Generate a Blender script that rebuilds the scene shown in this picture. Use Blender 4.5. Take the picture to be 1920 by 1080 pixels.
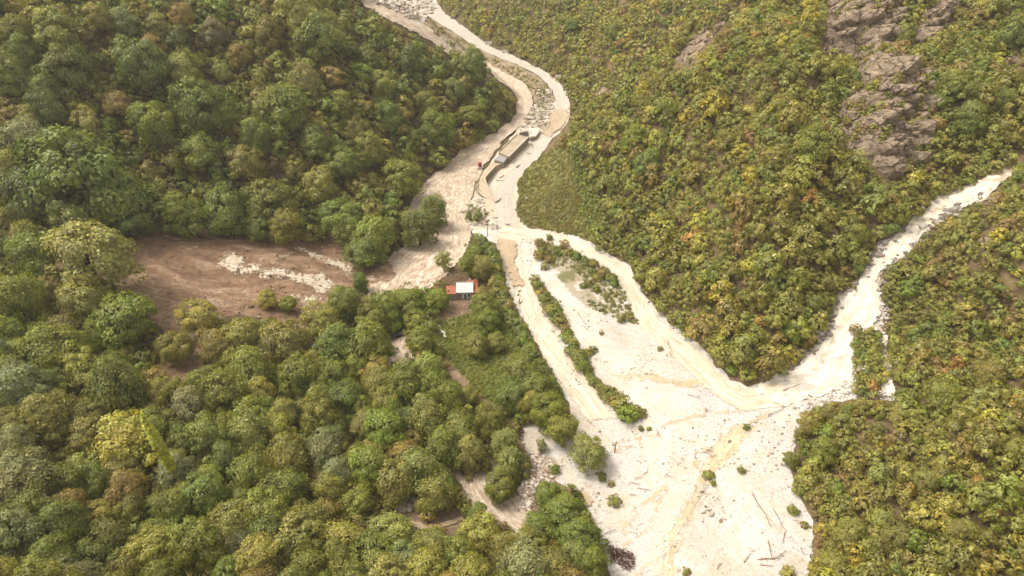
import bpy, math, random
import numpy as np
from mathutils import Vector
from mathutils.geometry import delaunay_2d_cdt

for o in list(bpy.data.objects): bpy.data.objects.remove(o)
SC = bpy.context.scene
COL = SC.collection
rng = np.random.default_rng(7)
random.seed(7)

# ------------------------------------------------------------------ camera
HAZE = 0.00012
CAM_Z, PITCH, FPX = 150.0, math.radians(35.0), 1297.0
cam_d = bpy.data.cameras.new('camera'); cam = bpy.data.objects.new('camera', cam_d); COL.objects.link(cam)
cam.location = (0, 0, CAM_Z); cam.rotation_euler = (math.pi/2 - PITCH, 0, 0)
cam_d.sensor_width = 36; cam_d.lens = 36*FPX/1920; cam_d.clip_start = 1; cam_d.clip_end = 4000
SC.camera = cam

# ------------------------------------------------------------------ light
SUN_DIR = Vector((-0.50, 0.08, 0.86)).normalized()      # towards the sun
W = bpy.data.worlds.new('World'); SC.world = W; W.use_nodes = True
wn = W.node_tree; wn.nodes.clear()
sky = wn.nodes.new('ShaderNodeTexSky'); sky.sky_type = 'NISHITA'; sky.sun_disc = False
sky.sun_elevation = math.asin(SUN_DIR.z); sky.sun_rotation = math.atan2(SUN_DIR.x, SUN_DIR.y)
sky.air_density = 1.0; sky.dust_density = 4.0; sky.ozone_density = 0.3
hs = wn.nodes.new('ShaderNodeHueSaturation'); hs.inputs['Saturation'].default_value = 0.12
tn = wn.nodes.new('ShaderNodeMix'); tn.data_type = 'RGBA'; tn.blend_type = 'MULTIPLY'
tn.inputs[0].default_value = 1.0; tn.inputs[7].default_value = (1.0, 0.935, 0.83, 1)
bg = wn.nodes.new('ShaderNodeBackground'); bg.inputs[1].default_value = 0.15
wo = wn.nodes.new('ShaderNodeOutputWorld')
wn.links.new(sky.outputs[0], hs.inputs['Color']); wn.links.new(hs.outputs[0], tn.inputs[6])
wn.links.new(tn.outputs[2], bg.inputs[0]); wn.links.new(bg.outputs[0], wo.inputs[0])
sd = bpy.data.lights.new('sun', 'SUN'); sd.energy = 1.25; sd.angle = math.radians(18); sd.color = (1.0, 0.94, 0.83)
so = bpy.data.objects.new('sun', sd); COL.objects.link(so)
so.rotation_euler = SUN_DIR.to_track_quat('Z', 'Y').to_euler()
SC.view_settings.view_transform = 'Standard'; SC.view_settings.look = 'None'
SC.view_settings.exposure = 1.25; SC.view_settings.gamma = 1.0
SC.cycles.use_denoising = True
SC.cycles.max_bounces = 6; SC.cycles.diffuse_bounces = 3; SC.cycles.glossy_bounces = 2
SC.cycles.transmission_bounces = 3; SC.cycles.transparent_max_bounces = 4

# ------------------------------------------------------------------ maths helpers
cp, sp_ = math.cos(PITCH), math.sin(PITCH)
def rays(px, py):
    px = np.asarray(px, float); py = np.asarray(py, float)
    a = (px-960)/FPX; b = -(py-540)/FPX
    return np.stack([a, cp + b*sp_, -sp_ + b*cp], -1)
def project(P):
    P = np.asarray(P, float); x = P[..., 0]; y = P[..., 1]; z = P[..., 2]-CAM_Z
    dep = y*cp - z*sp_; up = y*sp_ + z*cp
    dep = np.where(dep < 1, 1, dep)
    return 960 + FPX*x/dep, 540 - FPX*up/dep, dep
def hash2(i, j, s):
    n = (i.astype(np.int64)*374761393 + j.astype(np.int64)*668265263 + s*974711) & 0x7fffffff
    n = ((n ^ (n >> 13))*1274126177) & 0x7fffffff
    return ((n ^ (n >> 16)) & 0xffff)/65535.0
def vnoise(x, y, s=0):
    x = np.asarray(x, float); y = np.asarray(y, float)
    i = np.floor(x).astype(int); j = np.floor(y).astype(int); u = x-i; v = y-j
    u = u*u*(3-2*u); v = v*v*(3-2*v)
    return ((hash2(i, j, s)*(1-u)+hash2(i+1, j, s)*u)*(1-v) + (hash2(i, j+1, s)*(1-u)+hash2(i+1, j+1, s)*u)*v)*2-1
def fbm(x, y, s=0, o=4):
    r = 0; a = 1; t = 0
    for k in range(o):
        r = r + a*vnoise(x*2**k, y*2**k, s+k*17); t += a; a *= .5
    return r/t
def inpoly(px, py, poly):
    px = np.asarray(px, float); py = np.asarray(py, float); ins = np.zeros(px.shape, bool)
    n = len(poly)
    for k in range(n):
        x1, y1 = poly[k]; x2, y2 = poly[(k+1) % n]
        if y1 == y2: continue
        c = ((y1 > py) != (y2 > py)) & (px < (x2-x1)*(py-y1)/(y2-y1)+x1)
        ins ^= c
    return ins

# ------------------------------------------------------------------ heights
# (photo px, photo py, height) of the valley floor, the fan, the torrent bed and the gently rolling wood
FLOOR = [(750,0,8),(700,-60,9),(800,20,8),(950,110,6),(1050,180,6),(1000,280,5),(900,340,2),(850,430,0),(760,500,-.5),(940,430,4.5),
 (950,500,4.5),(1000,600,4.5),(1100,750,4.5),(1180,850,5),(1120,900,4),(1180,1060,4),(900,900,-1.5),(980,1000,-2),(860,600,2.5),
 (900,650,3.5),(960,800,3.5),(720,620,-.5),(1250,650,8),(1400,740,12),(1300,850,8.5),(1450,800,13),(1350,1000,8.5),(1500,1000,12),
 (1500,730,15),(1560,680,17.5),(1600,600,22),(1640,520,30),(1690,450,36),(1750,390,41),(1890,310,50),(1670,700,23),(1150,480,6.5),(1200,600,6.5),
 (670,500,0),(450,510,8),(250,490,15),(100,480,22),(-150,470,34),(-400,430,45),(0,600,20),(0,800,20),(0,1080,20),(-400,1000,34),
 (300,700,10),(300,900,9),(500,700,4),(600,850,3),(700,1000,1),(300,1080,8),(600,1300,6),(0,1300,16),(1200,1300,5),(1480,1300,12)]
FLOOR = np.array(FLOOR, float)
def zf_px(px, py):
    px = np.asarray(px, float); py = np.asarray(py, float)
    d2 = (px[..., None]-FLOOR[:, 0])**2 + (py[..., None]-FLOOR[:, 1])**2 + 400
    w = d2**-1.6
    return (w*FLOOR[:, 2]).sum(-1)/w.sum(-1)
def at_z(px, py, z):
    d = rays(px, py); t = (np.asarray(z, float)-CAM_Z)/d[..., 2]
    return d*t[..., None] + np.array([0, 0, CAM_Z])
LEFT_FOOT = [(-900,420),(-400,410),(0,430),(100,440),(230,438),(430,425),(640,440),(700,478),(745,470),(765,420),(755,372),(785,345),(850,298),(925,250),
 (968,210),(968,178),(912,128),(845,98),(765,50),(678,0),(640,-40),(560,-90)]
RIGHT_FOOT = [(880,-90),(830,-40),(815,0),(873,55),(1007,127),(1050,157),(1068,200),(1062,232),(1040,253),(993,307),(975,335),(985,400),(1075,438),(1130,470),(1180,500),
 (1210,560),(1260,610),(1330,665),(1360,705),(1400,726),(1440,712),(1490,680),(1545,620),(1570,560),(1615,520),(1625,480),(1680,440),(1710,405),(1750,370),(1830,345),(1890,308)]
LOWER_FOOT = [(1905,322),(1830,372),(1760,405),(1720,445),(1690,475),(1655,500),(1655,560),(1668,620),(1672,700),(1685,752),(1600,752),(1540,765),(1530,800),(1495,830),
 (1482,870),(1490,920),(1520,970),(1525,1040),(1510,1090),(1500,1300)]
BASE = LEFT_FOOT + RIGHT_FOOT + LOWER_FOOT + [(-900,1300)]
def dens(poly, step=10, closed=True):
    out = []; n = len(poly)
    for k in range(n if closed else n-1):
        a = np.array(poly[k], float); b = np.array(poly[(k+1) % n], float)
        m = max(1, int(np.linalg.norm(b-a)/step))
        for i in range(m): out.append(a+(b-a)*i/m)
    if not closed: out.append(np.array(poly[-1], float))
    return np.array(out)
GX0, GY0, GS, GNX, GNY = -560.0, -80.0, 2.0, 561, 541
gx = GX0 + GS*np.arange(GNX); gy = GY0 + GS*np.arange(GNY)
def build_height():
    LF = dens(LEFT_FOOT, 12, False); RF = dens(RIGHT_FOOT, 12, False); BF = dens(LOWER_FOOT, 12, False)
    pts = np.concatenate([LF, RF, BF]); slope = np.concatenate([np.full(len(LF), .98), np.full(len(RF), .74), np.full(len(BF), .55)])
    bw = at_z(pts[:, 0], pts[:, 1], zf_px(pts[:, 0], pts[:, 1]))
    fc = at_z(FLOOR[:, 0], FLOOR[:, 1], FLOOR[:, 2])
    samp = np.concatenate([bw, fc])
    wpoly = at_z(np.array(BASE, float)[:, 0], np.array(BASE, float)[:, 1], zf_px(np.array(BASE, float)[:, 0], np.array(BASE, float)[:, 1]))
    X, Y = np.meshgrid(gx, gy); H = np.zeros_like(X); D = np.zeros_like(X)
    ins = inpoly(X, Y, [tuple(p[:2]) for p in wpoly]) | (Y < 60) & (X < 60)
    for r in range(GNY):
        d2 = (X[r][:, None]-samp[:, 0])**2 + (Y[r][:, None]-samp[:, 1])**2
        w = (d2+9)**-2.0
        z0 = (w*samp[:, 2]).sum(1)/w.sum(1)
        db = d2[:, :len(bw)]; k = db.argmin(1); d = np.sqrt(db[np.arange(GNX), k])
        d = np.where(ins[r], 0, d)
        wb = (db+25)**-2.0; sl = (wb*slope).sum(1)/wb.sum(1)
        H[r] = z0 + sl*190*(1-np.exp(-d/190)); D[r] = d
    k = np.minimum(1, D/35)
    H += k*(8*fbm(X/70, Y/70, 3, 3) + np.where(X > 0, 10.5, 5)*(.5-np.abs(fbm(X/38+Y/90, Y/60-X/120, 12, 2))*2) + 2.2*fbm(X/17, Y/17, 9, 2))
    # ground rises and falls gently under the near wood
    for _ in range(3):
        P = np.pad(H, 1, mode='edge')
        H = (P[:-2, 1:-1]+P[2:, 1:-1]+P[1:-1, :-2]+P[1:-1, 2:]+4*P[1:-1, 1:-1])/8
    return H, D
HG, DG = build_height()
def bil(G, x, y):
    u = np.clip((np.asarray(x, float)-GX0)/GS, 0, GNX-1.001); v = np.clip((np.asarray(y, float)-GY0)/GS, 0, GNY-1.001)
    i = u.astype(int); j = v.astype(int); fu = u-i; fv = v-j
    return (G[j, i]*(1-fu)+G[j, i+1]*fu)*(1-fv) + (G[j+1, i]*(1-fu)+G[j+1, i+1]*fu)*fv
def hgt(x, y): return bil(HG, x, y)
def hit(px, py, dz=0.0):
    """where the photo's pixel meets the ground (raised by dz)"""
    d = rays(px, py); sh = d.shape[:-1]; d = d.reshape(-1, 3); t = np.full(len(d), 60.0); done = np.zeros(len(d), bool)
    dzv = np.broadcast_to(np.asarray(dz, float), sh).reshape(-1)
    for _ in range(900):
        P = d*t[:, None]; below = P[:, 2]+CAM_Z < hgt(P[:, 0], P[:, 1])+dzv
        done |= below
        if done.all(): break
        t = np.where(done, t, t+1.0)
    lo = t-1.0; hi = t.copy()
    for _ in range(8):
        m = (lo+hi)/2; P = d*m[:, None]; b = P[:, 2]+CAM_Z < hgt(P[:, 0], P[:, 1])+dzv
        hi = np.where(b, m, hi); lo = np.where(b, lo, m)
    P = d*hi[:, None]; P[:, 2] = hgt(P[:, 0], P[:, 1])
    return P.reshape(sh+(3,))

# ------------------------------------------------------------------ object helpers
def tag(o, label=None, cat=None, group=None, kind=None):
    if label: o['label'] = label
    if cat: o['category'] = cat
    if group: o['group'] = group
    if kind: o['kind'] = kind
    return o
def mesh_np(name, V, F, mats, midx=None, col=None, smooth=False, uv=None):
    """mesh from arrays; F is an (n,4) or (n,3) array, col per-vertex rgb"""
    V = np.asarray(V, np.float32); F = np.asarray(F, np.int32)
    me = bpy.data.meshes.new(name); k = F.shape[1]
    me.vertices.add(len(V)); me.vertices.foreach_set('co', V.ravel())
    me.loops.add(F.size); me.loops.foreach_set('vertex_index', F.ravel())
    me.polygons.add(len(F)); me.polygons.foreach_set('loop_start', np.arange(0, F.size, k, dtype=np.int32))
    if midx is not None: me.polygons.foreach_set('material_index', np.asarray(midx, np.int32))
    me.update(calc_edges=True)
    if col is not None:
        a = me.color_attributes.new('Col', 'FLOAT_COLOR', 'POINT')
        c = np.ones((len(V), 4), np.float32); c[:, :3] = col; a.data.foreach_set('color', c.ravel())
    if uv is not None:
        l = me.uv_layers.new(name='flow'); l.data.foreach_set('uv', np.asarray(uv, np.float32)[F.ravel()].ravel())
    me.polygons.foreach_set('use_smooth', np.full(len(F), smooth))
    for m in mats: me.materials.append(m)
    me.validate()
    return me
def link(name, me, parent=None, loc=None):
    o = bpy.data.objects.new(name, me); COL.objects.link(o)
    if parent: o.parent = parent
    if loc is not None: o.location = loc
    return o
def empty(name, loc, rz=0):
    o = bpy.data.objects.new(name, None); COL.objects.link(o); o.location = loc; o.rotation_euler = (0, 0, rz)
    o.empty_display_size = .5
    return o
class MB:
    """collects boxes, prisms, tubes into one mesh"""
    def __init__(s): s.v = []; s.f = []
    def add(s, vs, fs):
        b = len(s.v); s.v += [tuple(map(float, v)) for v in vs]; s.f += [tuple(b+i for i in f) for f in fs]; return s
    def box(s, x0, x1, y0, y1, z0, z1, rz=0, c=(0, 0, 0)):
        vs = []
        for z in (z0, z1):
            for x, y in ((x0, y0), (x1, y0), (x1, y1), (x0, y1)):
                vs.append((c[0]+x*math.cos(rz)-y*math.sin(rz), c[1]+x*math.sin(rz)+y*math.cos(rz), c[2]+z))
        return s.add(vs, [(3,2,1,0),(4,5,6,7),(0,1,5,4),(1,2,6,5),(2,3,7,6),(3,0,4,7)])
    def tube(s, pts, rad, n=7):
        pts = [Vector(p) for p in pts]; rings = []
        for i, p in enumerate(pts):
            d = (pts[min(i+1, len(pts)-1)]-pts[max(i-1, 0)]).normalized()
            a = d.orthogonal().normalized(); b = d.cross(a)
            r = rad[i] if hasattr(rad, '__len__') else rad
            rings.append([p+(a*math.cos(q*2*math.pi/n)+b*math.sin(q*2*math.pi/n))*r for q in range(n)])
        vs = [v for r in rings for v in r]; fs = []
        for i in range(len(pts)-1):
            for q in range(n): fs.append((i*n+q, i*n+(q+1) % n, (i+1)*n+(q+1) % n, (i+1)*n+q))
        fs.append(tuple(reversed(range(n)))); fs.append(tuple((len(pts)-1)*n+q for q in range(n)))
        return s.add(vs, fs)
    def mesh(s, name, mat, smooth=False):
        me = bpy.data.meshes.new(name); me.from_pydata(s.v, [], s.f); me.materials.append(mat)
        if smooth: me.polygons.foreach_set('use_smooth', [True]*len(me.polygons))
        me.update(); return me
    def build(s, name, mat, parent=None, smooth=False): return link(name, s.mesh(name, mat, smooth), parent)

# ------------------------------------------------------------------ materials
ALBEDO_SCALE = .72     # scales node-driven base colours down to balance the raised exposure
class NT:
    def __init__(s, name):
        s.m = bpy.data.materials.new(name); s.m.use_nodes = True; s.t = s.m.node_tree; s.t.nodes.clear()
        s.out = s.t.nodes.new('ShaderNodeOutputMaterial')
    def n(s, typ, **kw):
        d = s.t.nodes.new('ShaderNode'+typ)
        for k, v in kw.items(): setattr(d, k, v)
        return d
    def l(s, a, b): s.t.links.new(a, b)
    def noise(s, scale, detail=4, rough=.6, vec=None, dist=0):
        d = s.n('TexNoise'); d.inputs['Scale'].default_value = scale; d.inputs['Detail'].default_value = detail
        d.inputs['Roughness'].default_value = rough; d.inputs['Distortion'].default_value = dist
        if vec is not None: s.l(vec, d.inputs['Vector'])
        return d.outputs['Fac']
    def ramp(s, fac, stops):
        d = s.n('ValToRGB'); e = d.color_ramp.elements
        while len(e) < len(stops): e.new(.5)
        for i, (p, c) in enumerate(stops):
            e[i].position = p; e[i].color = (c[0], c[1], c[2], 1) if hasattr(c, '__len__') else (c, c, c, 1)
        s.l(fac, d.inputs[0]); return d.outputs[0]
    def mix(s, fac, a, b, mode='MIX'):
        d = s.n('Mix', data_type='RGBA', blend_type=mode)
        for v, i in ((fac, 0), (a, 6), (b, 7)):
            if hasattr(v, 'links'): s.l(v, d.inputs[i])
            else: d.inputs[i].default_value = v if i == 0 else (*v[:3], 1)
        return d.outputs[2]
    def geo(s): return s.n('NewGeometry').outputs['Position']
    def scaled(s, vec, sc):
        d = s.n('Mapping'); d.inputs['Scale'].default_value = sc; s.l(vec, d.inputs[0]); return d.outputs[0]
    def bump(s, h, strength=.5, dist=.1):
        d = s.n('Bump'); d.inputs['Strength'].default_value = strength; d.inputs['Distance'].default_value = dist
        s.l(h, d.inputs['Height']); return d.outputs[0]
    def pbr(s, col, rough=.9, nrm=None, spec=.3):
        d = s.n('BsdfPrincipled')
        if hasattr(col, 'links'): s.l(s.mix(1.0, col, (ALBEDO_SCALE, ALBEDO_SCALE, ALBEDO_SCALE), 'MULTIPLY'), d.inputs['Base Color'])
        else: d.inputs['Base Color'].default_value = (*col, 1)
        if hasattr(rough, 'links'): s.l(rough, d.inputs['Roughness'])
        else: d.inputs['Roughness'].default_value = rough
        d.inputs['Specular IOR Level'].default_value = spec
        if nrm is not None: s.l(nrm, d.inputs['Normal'])
        s.l(d.outputs[0], s.out.inputs[0]); return s.m

def m_simple(name, col, rough=.85, var=.25, scale=3.0, spec=.3, bump=0):
    t = NT(name); g = t.geo(); nf = t.noise(scale, 5, .65, g)
    c = t.ramp(nf, [(.25, [x*(1-var) for x in col]), (.75, [min(1, x*(1+var)) for x in col])])
    nr = t.bump(t.noise(scale*4, 4, .7, g), .6, bump) if bump else None
    return t.pbr(c, rough, nr, spec)
def m_leaf():
    t = NT('foliage'); at = t.n('Attribute'); at.attribute_name = 'Col'
    oi = t.n('ObjectInfo'); c = t.mix(1.0, at.outputs['Color'], oi.outputs['Color'], 'MULTIPLY')
    nf = t.noise(.9, 3, .6, t.geo()); v = t.ramp(nf, [(.3, .8), (.7, 1.2)]); c = t.mix(1.0, c, v, 'MULTIPLY')
    d = t.n('BsdfDiffuse'); tr = t.n('BsdfTranslucent'); gl = t.n('BsdfGlossy'); gl.inputs['Roughness'].default_value = .5
    gl.inputs['Color'].default_value = (.9, .9, .8, 1)
    t.l(c, d.inputs[0]); c2 = t.mix(1.0, c, (1.25, 1.3, .6), 'MULTIPLY'); t.l(c2, tr.inputs[0])
    m1 = t.n('MixShader'); m1.inputs[0].default_value = .38; t.l(d.outputs[0], m1.inputs[1]); t.l(tr.outputs[0], m1.inputs[2])
    m2 = t.n('MixShader'); m2.inputs[0].default_value = .035; t.l(m1.outputs[0], m2.inputs[1]); t.l(gl.outputs[0], m2.inputs[2])
    t.l(m2.outputs[0], t.out.inputs[0]); return t.m
def m_ground():
    t = NT('hillside_soil'); g = t.geo(); at = t.n('Attribute'); at.attribute_name = 'Col'
    n1 = t.noise(.9, 6, .7, g); n2 = t.noise(.12, 4, .6, g)
    v = t.ramp(n1, [(.25, (.55, .5, .45)), (.5, (1, 1, 1)), (.75, (1.6, 1.5, 1.3))])
    c = t.mix(1.0, at.outputs['Color'], v, 'MULTIPLY')
    v2 = t.ramp(n2, [(.3, .75), (.7, 1.25)]); c = t.mix(1.0, c, v2, 'MULTIPLY')
    return t.pbr(c, .95, t.bump(n1, .9, .5), .1)
def m_gravel():
    t = NT('pale_gravel'); g = t.geo()
    at = t.n('Attribute'); at.attribute_name = 'Col'
    n1 = t.noise(1.6, 8, .75, g); n2 = t.noise(.06, 5, .6, g, 1.2); n3 = t.noise(.35, 5, .7, g)
    c = t.ramp(n1, [(.27, (.22, .18, .145)), (.37, (.48, .435, .39)), (.47, (.64, .60, .555)), (.7, (.77, .735, .70))])
    n4 = t.noise(5.5, 4, .8, g); c = t.mix(1.0, c, t.ramp(n4, [(.30, .55), (.42, .95), (.7, 1.06)]), 'MULTIPLY')
    sd_ = t.ramp(n2, [(.46, 0.0), (.53, .55), (.59, 0.0)]); c = t.mix(sd_, c, (.60, .50, .37))
    dk = t.ramp(n3, [(.30, .45), (.42, 0.0)]); c = t.mix(dk, c, (.38, .33, .27))
    c = t.mix(1.0, c, at.outputs['Color'], 'MULTIPLY')
    return t.pbr(c, .95, t.bump(n1, .9, .4), .1)
def m_water(name, deep, mid, foam, f0=.5, sx=.10, sy=.9, rough=.35, rag=(.55, -2.2, 1.28)):
    """silty water: streaks that run along the flow (the ribbon's own uv), foam where the noise peaks"""
    t = NT(name); uv = t.n('UVMap'); uv.uv_map = 'flow'
    v1 = t.scaled(uv.outputs[0], (sx, sy, 1)); v2 = t.scaled(uv.outputs[0], (sx*3.2, sy*2.2, 1))
    a = t.noise(1.0, 6, .68, v1, 1.2); b = t.noise(1.0, 5, .7, v2, .6)
    s = t.n('Math', operation='MULTIPLY_ADD'); t.l(b, s.inputs[0]); s.inputs[1].default_value = .45; 
    s2 = t.n('Math', operation='MULTIPLY'); t.l(a, s2.inputs[0]); s2.inputs[1].default_value = .6; t.l(s2.outputs[0], s.inputs[2])
    c = t.ramp(s.outputs[0], [(f0-.14, deep), (f0, mid), (f0+.1, foam)])
    r = t.ramp(s.outputs[0], [(f0-.05, rough), (f0+.08, .8)])
    mat = t.pbr(c, r, t.bump(s.outputs[0], .7, .5), .35)
    at = t.n('Attribute'); at.attribute_name = 'Col'; sep = t.n('SeparateColor'); t.l(at.outputs['Color'], sep.inputs[0])
    e1 = t.n('Math', operation='MULTIPLY_ADD'); t.l(t.noise(rag[0], 6, .75, t.geo()), e1.inputs[0]); e1.inputs[1].default_value = rag[1]; e1.inputs[2].default_value = rag[2]
    e2 = t.n('Math', operation='ADD'); t.l(e1.outputs[0], e2.inputs[0]); t.l(sep.outputs[0], e2.inputs[1])
    e3 = t.n('Math', operation='GREATER_THAN'); t.l(e2.outputs[0], e3.inputs[0]); e3.inputs[1].default_value = .42
    tr = t.n('BsdfTransparent'); mx = t.n('MixShader'); src = t.out.inputs[0].links[0].from_socket
    t.l(e3.outputs[0], mx.inputs[0]); t.l(tr.outputs[0], mx.inputs[1]); t.l(src, mx.inputs[2]); t.l(mx.outputs[0], t.out.inputs[0])
    return mat
M = {}
M['leaf'] = m_leaf(); M['ground'] = m_ground(); M['gravel'] = m_gravel()
M['bark'] = m_simple('bark', (.10, .075, .05), .95, .4, 4, .1, .05)
M['pale_bark'] = m_simple('pale_bark', (.26, .21, .15), .95, .35, 4, .1, .05)
M['river'] = m_water('brown_river', (.30, .205, .135), (.47, .355, .255), (.72, .62, .52), .50, .20, .60, .28)
M['torrent'] = m_water('white_torrent', (.40, .29, .18), (.60, .50, .365), (.70, .655, .58), .45, .12, .7, .5)
M['rapids'] = m_water('mudslide_rapids', (.38, .26, .17), (.56, .45, .33), (.72, .66, .56), .49, .2, 1.0, .5, (.75, -5.5, 2.5))
M['channel'] = m_water('cream_stream', (.46, .35, .24), (.62, .52, .40), (.72, .65, .55), .50, .07, .5, .5)
M['creek'] = m_water('tan_creek', (.42, .30, .17), (.54, .425, .275), (.66, .55, .41), .50, .07, .5, .5, (.7, -5.0, 2.6))
M['mudwater'] = m_water('muddy_water', (.38, .28, .18), (.46, .35, .23), (.52, .41, .29), .52, .03, .1, .25, (.45, -4.0, 2.2))
M['log'] = m_simple('driftwood', (.33, .21, .14), .95, .5, 2.5, .1)
M['dark_log'] = m_simple('wet_wood', (.14, .095, .07), .9, .5, 2.5, .1)

# ------------------------------------------------------------------ where things are on the photo (all given in its 1920x1080 pixels)
ROAD = [(785,-6,815,-6),(800,28,830,20),(845,57,872,52),(893,89,922,88),(935,108,962,104),(975,124,1005,125),(1008,142,1034,142),(1027,159,1052,158),(1039,180,1064,178),
 (1043,200,1068,200),(1038,225,1064,230),(1013,255,1042,252),(985,285,1016,285),(962,312,993,307),(944,335,970,335),(934,360,962,356),(930,385,960,385),(930,407,960,409),(930,430,972,430)]
ROAD_LOW = [(930,440,978,440),(932,465,982,462),(940,495,985,490),(953,530,1000,528),(972,580,1020,572),(998,640,1047,628),(1028,692,1086,684),(1063,745,1125,738),(1100,795,1165,785),(1140,850,1210,840),(1160,880,1260,880)]
RIVER = [(655,-12,690,-14),(678,8,700,2),(720,34,746,22),(765,57,790,46),(812,83,835,72),(845,108,872,96),(880,125,905,114),(912,133,932,128),(943,158,965,146),(966,180,994,170),(968,202,1003,192),
 (955,228,994,218),(923,252,974,240),(878,274,948,262),(850,298,928,286),(820,322,908,315),(795,345,896,342),(775,372,890,368),(765,400,878,396),(775,432,884,428),(755,460,880,456),
 (720,490,868,482),(690,512,842,512),(680,535,815,536),(690,555,790,560),(700,605,780,602),(715,660,775,652),(740,740,800,732),(790,812,860,800),(842,872,930,852),(862,930,965,916),(915,985,1010,968),(985,1030,1080,1015),(1030,1100,1130,1090)]
TORRENT = [(1878,312,1902,326),(1832,343,1850,372),(1790,360,1802,392),(1748,372,1772,402),(1722,392,1745,425),(1704,414,1722,450),(1682,442,1700,476),(1648,464,1672,498),(1626,490,1652,515),
 (1618,512,1646,538),(1600,535,1652,552),(1572,562,1650,585),(1555,600,1640,622),(1540,632,1622,655),(1512,662,1605,690),(1482,690,1590,715),(1450,712,1540,745),(1405,730,1470,768)]
CHANNEL = [(1470,712,1480,765),(1432,720,1440,768),(1395,728,1395,775),(1360,706,1345,745),(1330,672,1300,708),(1290,640,1262,672),(1255,612,1215,636),(1222,578,1190,600),(1205,548,1175,562),(1185,512,1158,528),
 (1155,488,1130,502),(1115,466,1095,484),(1075,448,1060,466),(1035,436,1025,456),(985,428,985,448),(935,424,935,450)]
FAN = [(1045,432),(1085,445),(1135,470),(1180,500),(1210,555),(1262,610),(1332,665),(1362,705),(1400,727),(1440,713),(1492,680),(1545,620),(1570,560),(1615,520),(1622,485),(1648,460),(1682,438),(1706,408),(1748,368),(1832,342),(1890,308),
 (1906,326),(1832,374),(1775,405),(1745,430),(1722,452),(1700,480),(1656,502),(1655,552),(1668,580),(1658,625),(1672,700),(1682,752),(1600,748),(1542,762),(1530,802),(1496,832),(1482,872),(1492,922),(1520,968),(1526,1040),(1512,1100),
 (1150,1100),(1128,1020),(1105,955),(1075,915),(1040,900),(1020,935),(985,965),(965,955),(962,930),(985,900),(1000,860),(970,822),(972,788),(1010,785),(1060,800),(1072,780),(1050,728),(1012,650),(975,592),(950,540),(930,460),
 (895,445),(872,425),(868,395),(890,368),(896,335),(930,288),(965,248),(985,222),(1003,196),(1030,192),(1066,190),(1069,220),(1042,256),(995,310),(972,338),(968,400),(990,425)]
SCAR = [(60,462),(110,455),(225,440),(320,428),(430,422),(480,440),(540,450),(600,448),(648,444),(682,480),(700,500),(742,486),(748,545),(705,562),(650,575),(640,640),(600,660),(560,610),(520,600),(470,596),(430,590),(395,600),(385,690),(330,720),(290,700),(300,620),(262,572),(205,528),(90,512)]
TOPGRAVEL = [(660,-14),(820,-14),(815,0),(828,14),(802,30),(795,48),(775,42),(748,24),(705,6),(680,0)]
MEADOW = [(972,335),(1000,305),(1045,270),(1060,275),(1080,310),(1110,340),(1125,380),(1115,420),(1100,450),(1040,434),(985,420),(968,395)]
LAWN = [(815,612),(835,598),(880,590),(960,590),(985,640),(1020,690),(1040,735),(990,740),(935,760),(905,745),(870,705),(830,665)]
ISLE = [(1008,448),(1040,455),(1090,468),(1140,500),(1165,530),(1180,570),(1200,605),(1195,615),(1150,590),(1100,575),(1065,545),(1040,510),(1005,480)]

def noisy_poly(poly, amp, step=6, seed=1):
    p = dens(poly, step); q = p.copy()
    q[:, 0] += amp*fbm(p[:, 0]/14, p[:, 1]/14, seed, 3)*1.6; q[:, 1] += amp*fbm(p[:, 0]/14, p[:, 1]/14, seed+50, 3)*1.2
    return q
def fan_relief(x, y): return .16*fbm(x/3.2, y/3.2, 21, 4)+.40*fbm(x/16, y/16, 22, 2)
def sheet(name, poly, mat, dz, amp=3, step_m=1.2, seed=1, colf=None, relief=None, kind='structure', fade=0):
    q = noisy_poly(poly, amp, 6, seed); W3 = hit(q[:, 0], q[:, 1])[:, :2]
    keep = [W3[0]]
    for p in W3[1:]:
        if np.linalg.norm(p-keep[-1]) > .5: keep.append(p)
    B = np.array(keep); lo = B.min(0); hi = B.max(0)
    xs = np.arange(lo[0], hi[0], step_m); ys = np.arange(lo[1], hi[1], step_m); X, Y = np.meshgrid(xs, ys)
    X = X+rng.uniform(-.3, .3, X.shape)*step_m; Y = Y+rng.uniform(-.3, .3, Y.shape)*step_m
    ins = inpoly(X, Y, [tuple(b) for b in B]); I = np.stack([X[ins], Y[ins]], 1)
    verts = [Vector((float(a), float(b))) for a, b in np.concatenate([B, I])]
    nb = len(B)
    r = delaunay_2d_cdt(verts, [(i, (i+1) % nb) for i in range(nb)], [], 1, 1e-4)
    V = np.array([(v.x, v.y) for v in r[0]]); F = np.array([f for f in r[2] if len(f) == 3])
    z = hgt(V[:, 0], V[:, 1]) + dz
    if relief is not None:
        f = 1.0
        if fade:
            f = np.array([np.sqrt(((B-p)**2).sum(1).min()) for p in V]); z = z-.5*np.clip(1-f/1.5, 0, 1); f = np.clip(f/fade, 0, 1)**.8
        z = z + relief(V[:, 0], V[:, 1])*f
    P = np.column_stack([V, z])
    a, b, c = P[F[:, 0]], P[F[:, 1]], P[F[:, 2]]
    flip = np.cross(b-a, c-a)[:, 2] < 0; F[flip] = F[flip][:, ::-1]
    col = None
    if colf is not None:
        u, v, _ = project(P); col = colf(u, v, P)
    me = mesh_np(name, P, F, [mat], col=col, smooth=True)
    return tag(link(name, me), kind=kind)
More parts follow.
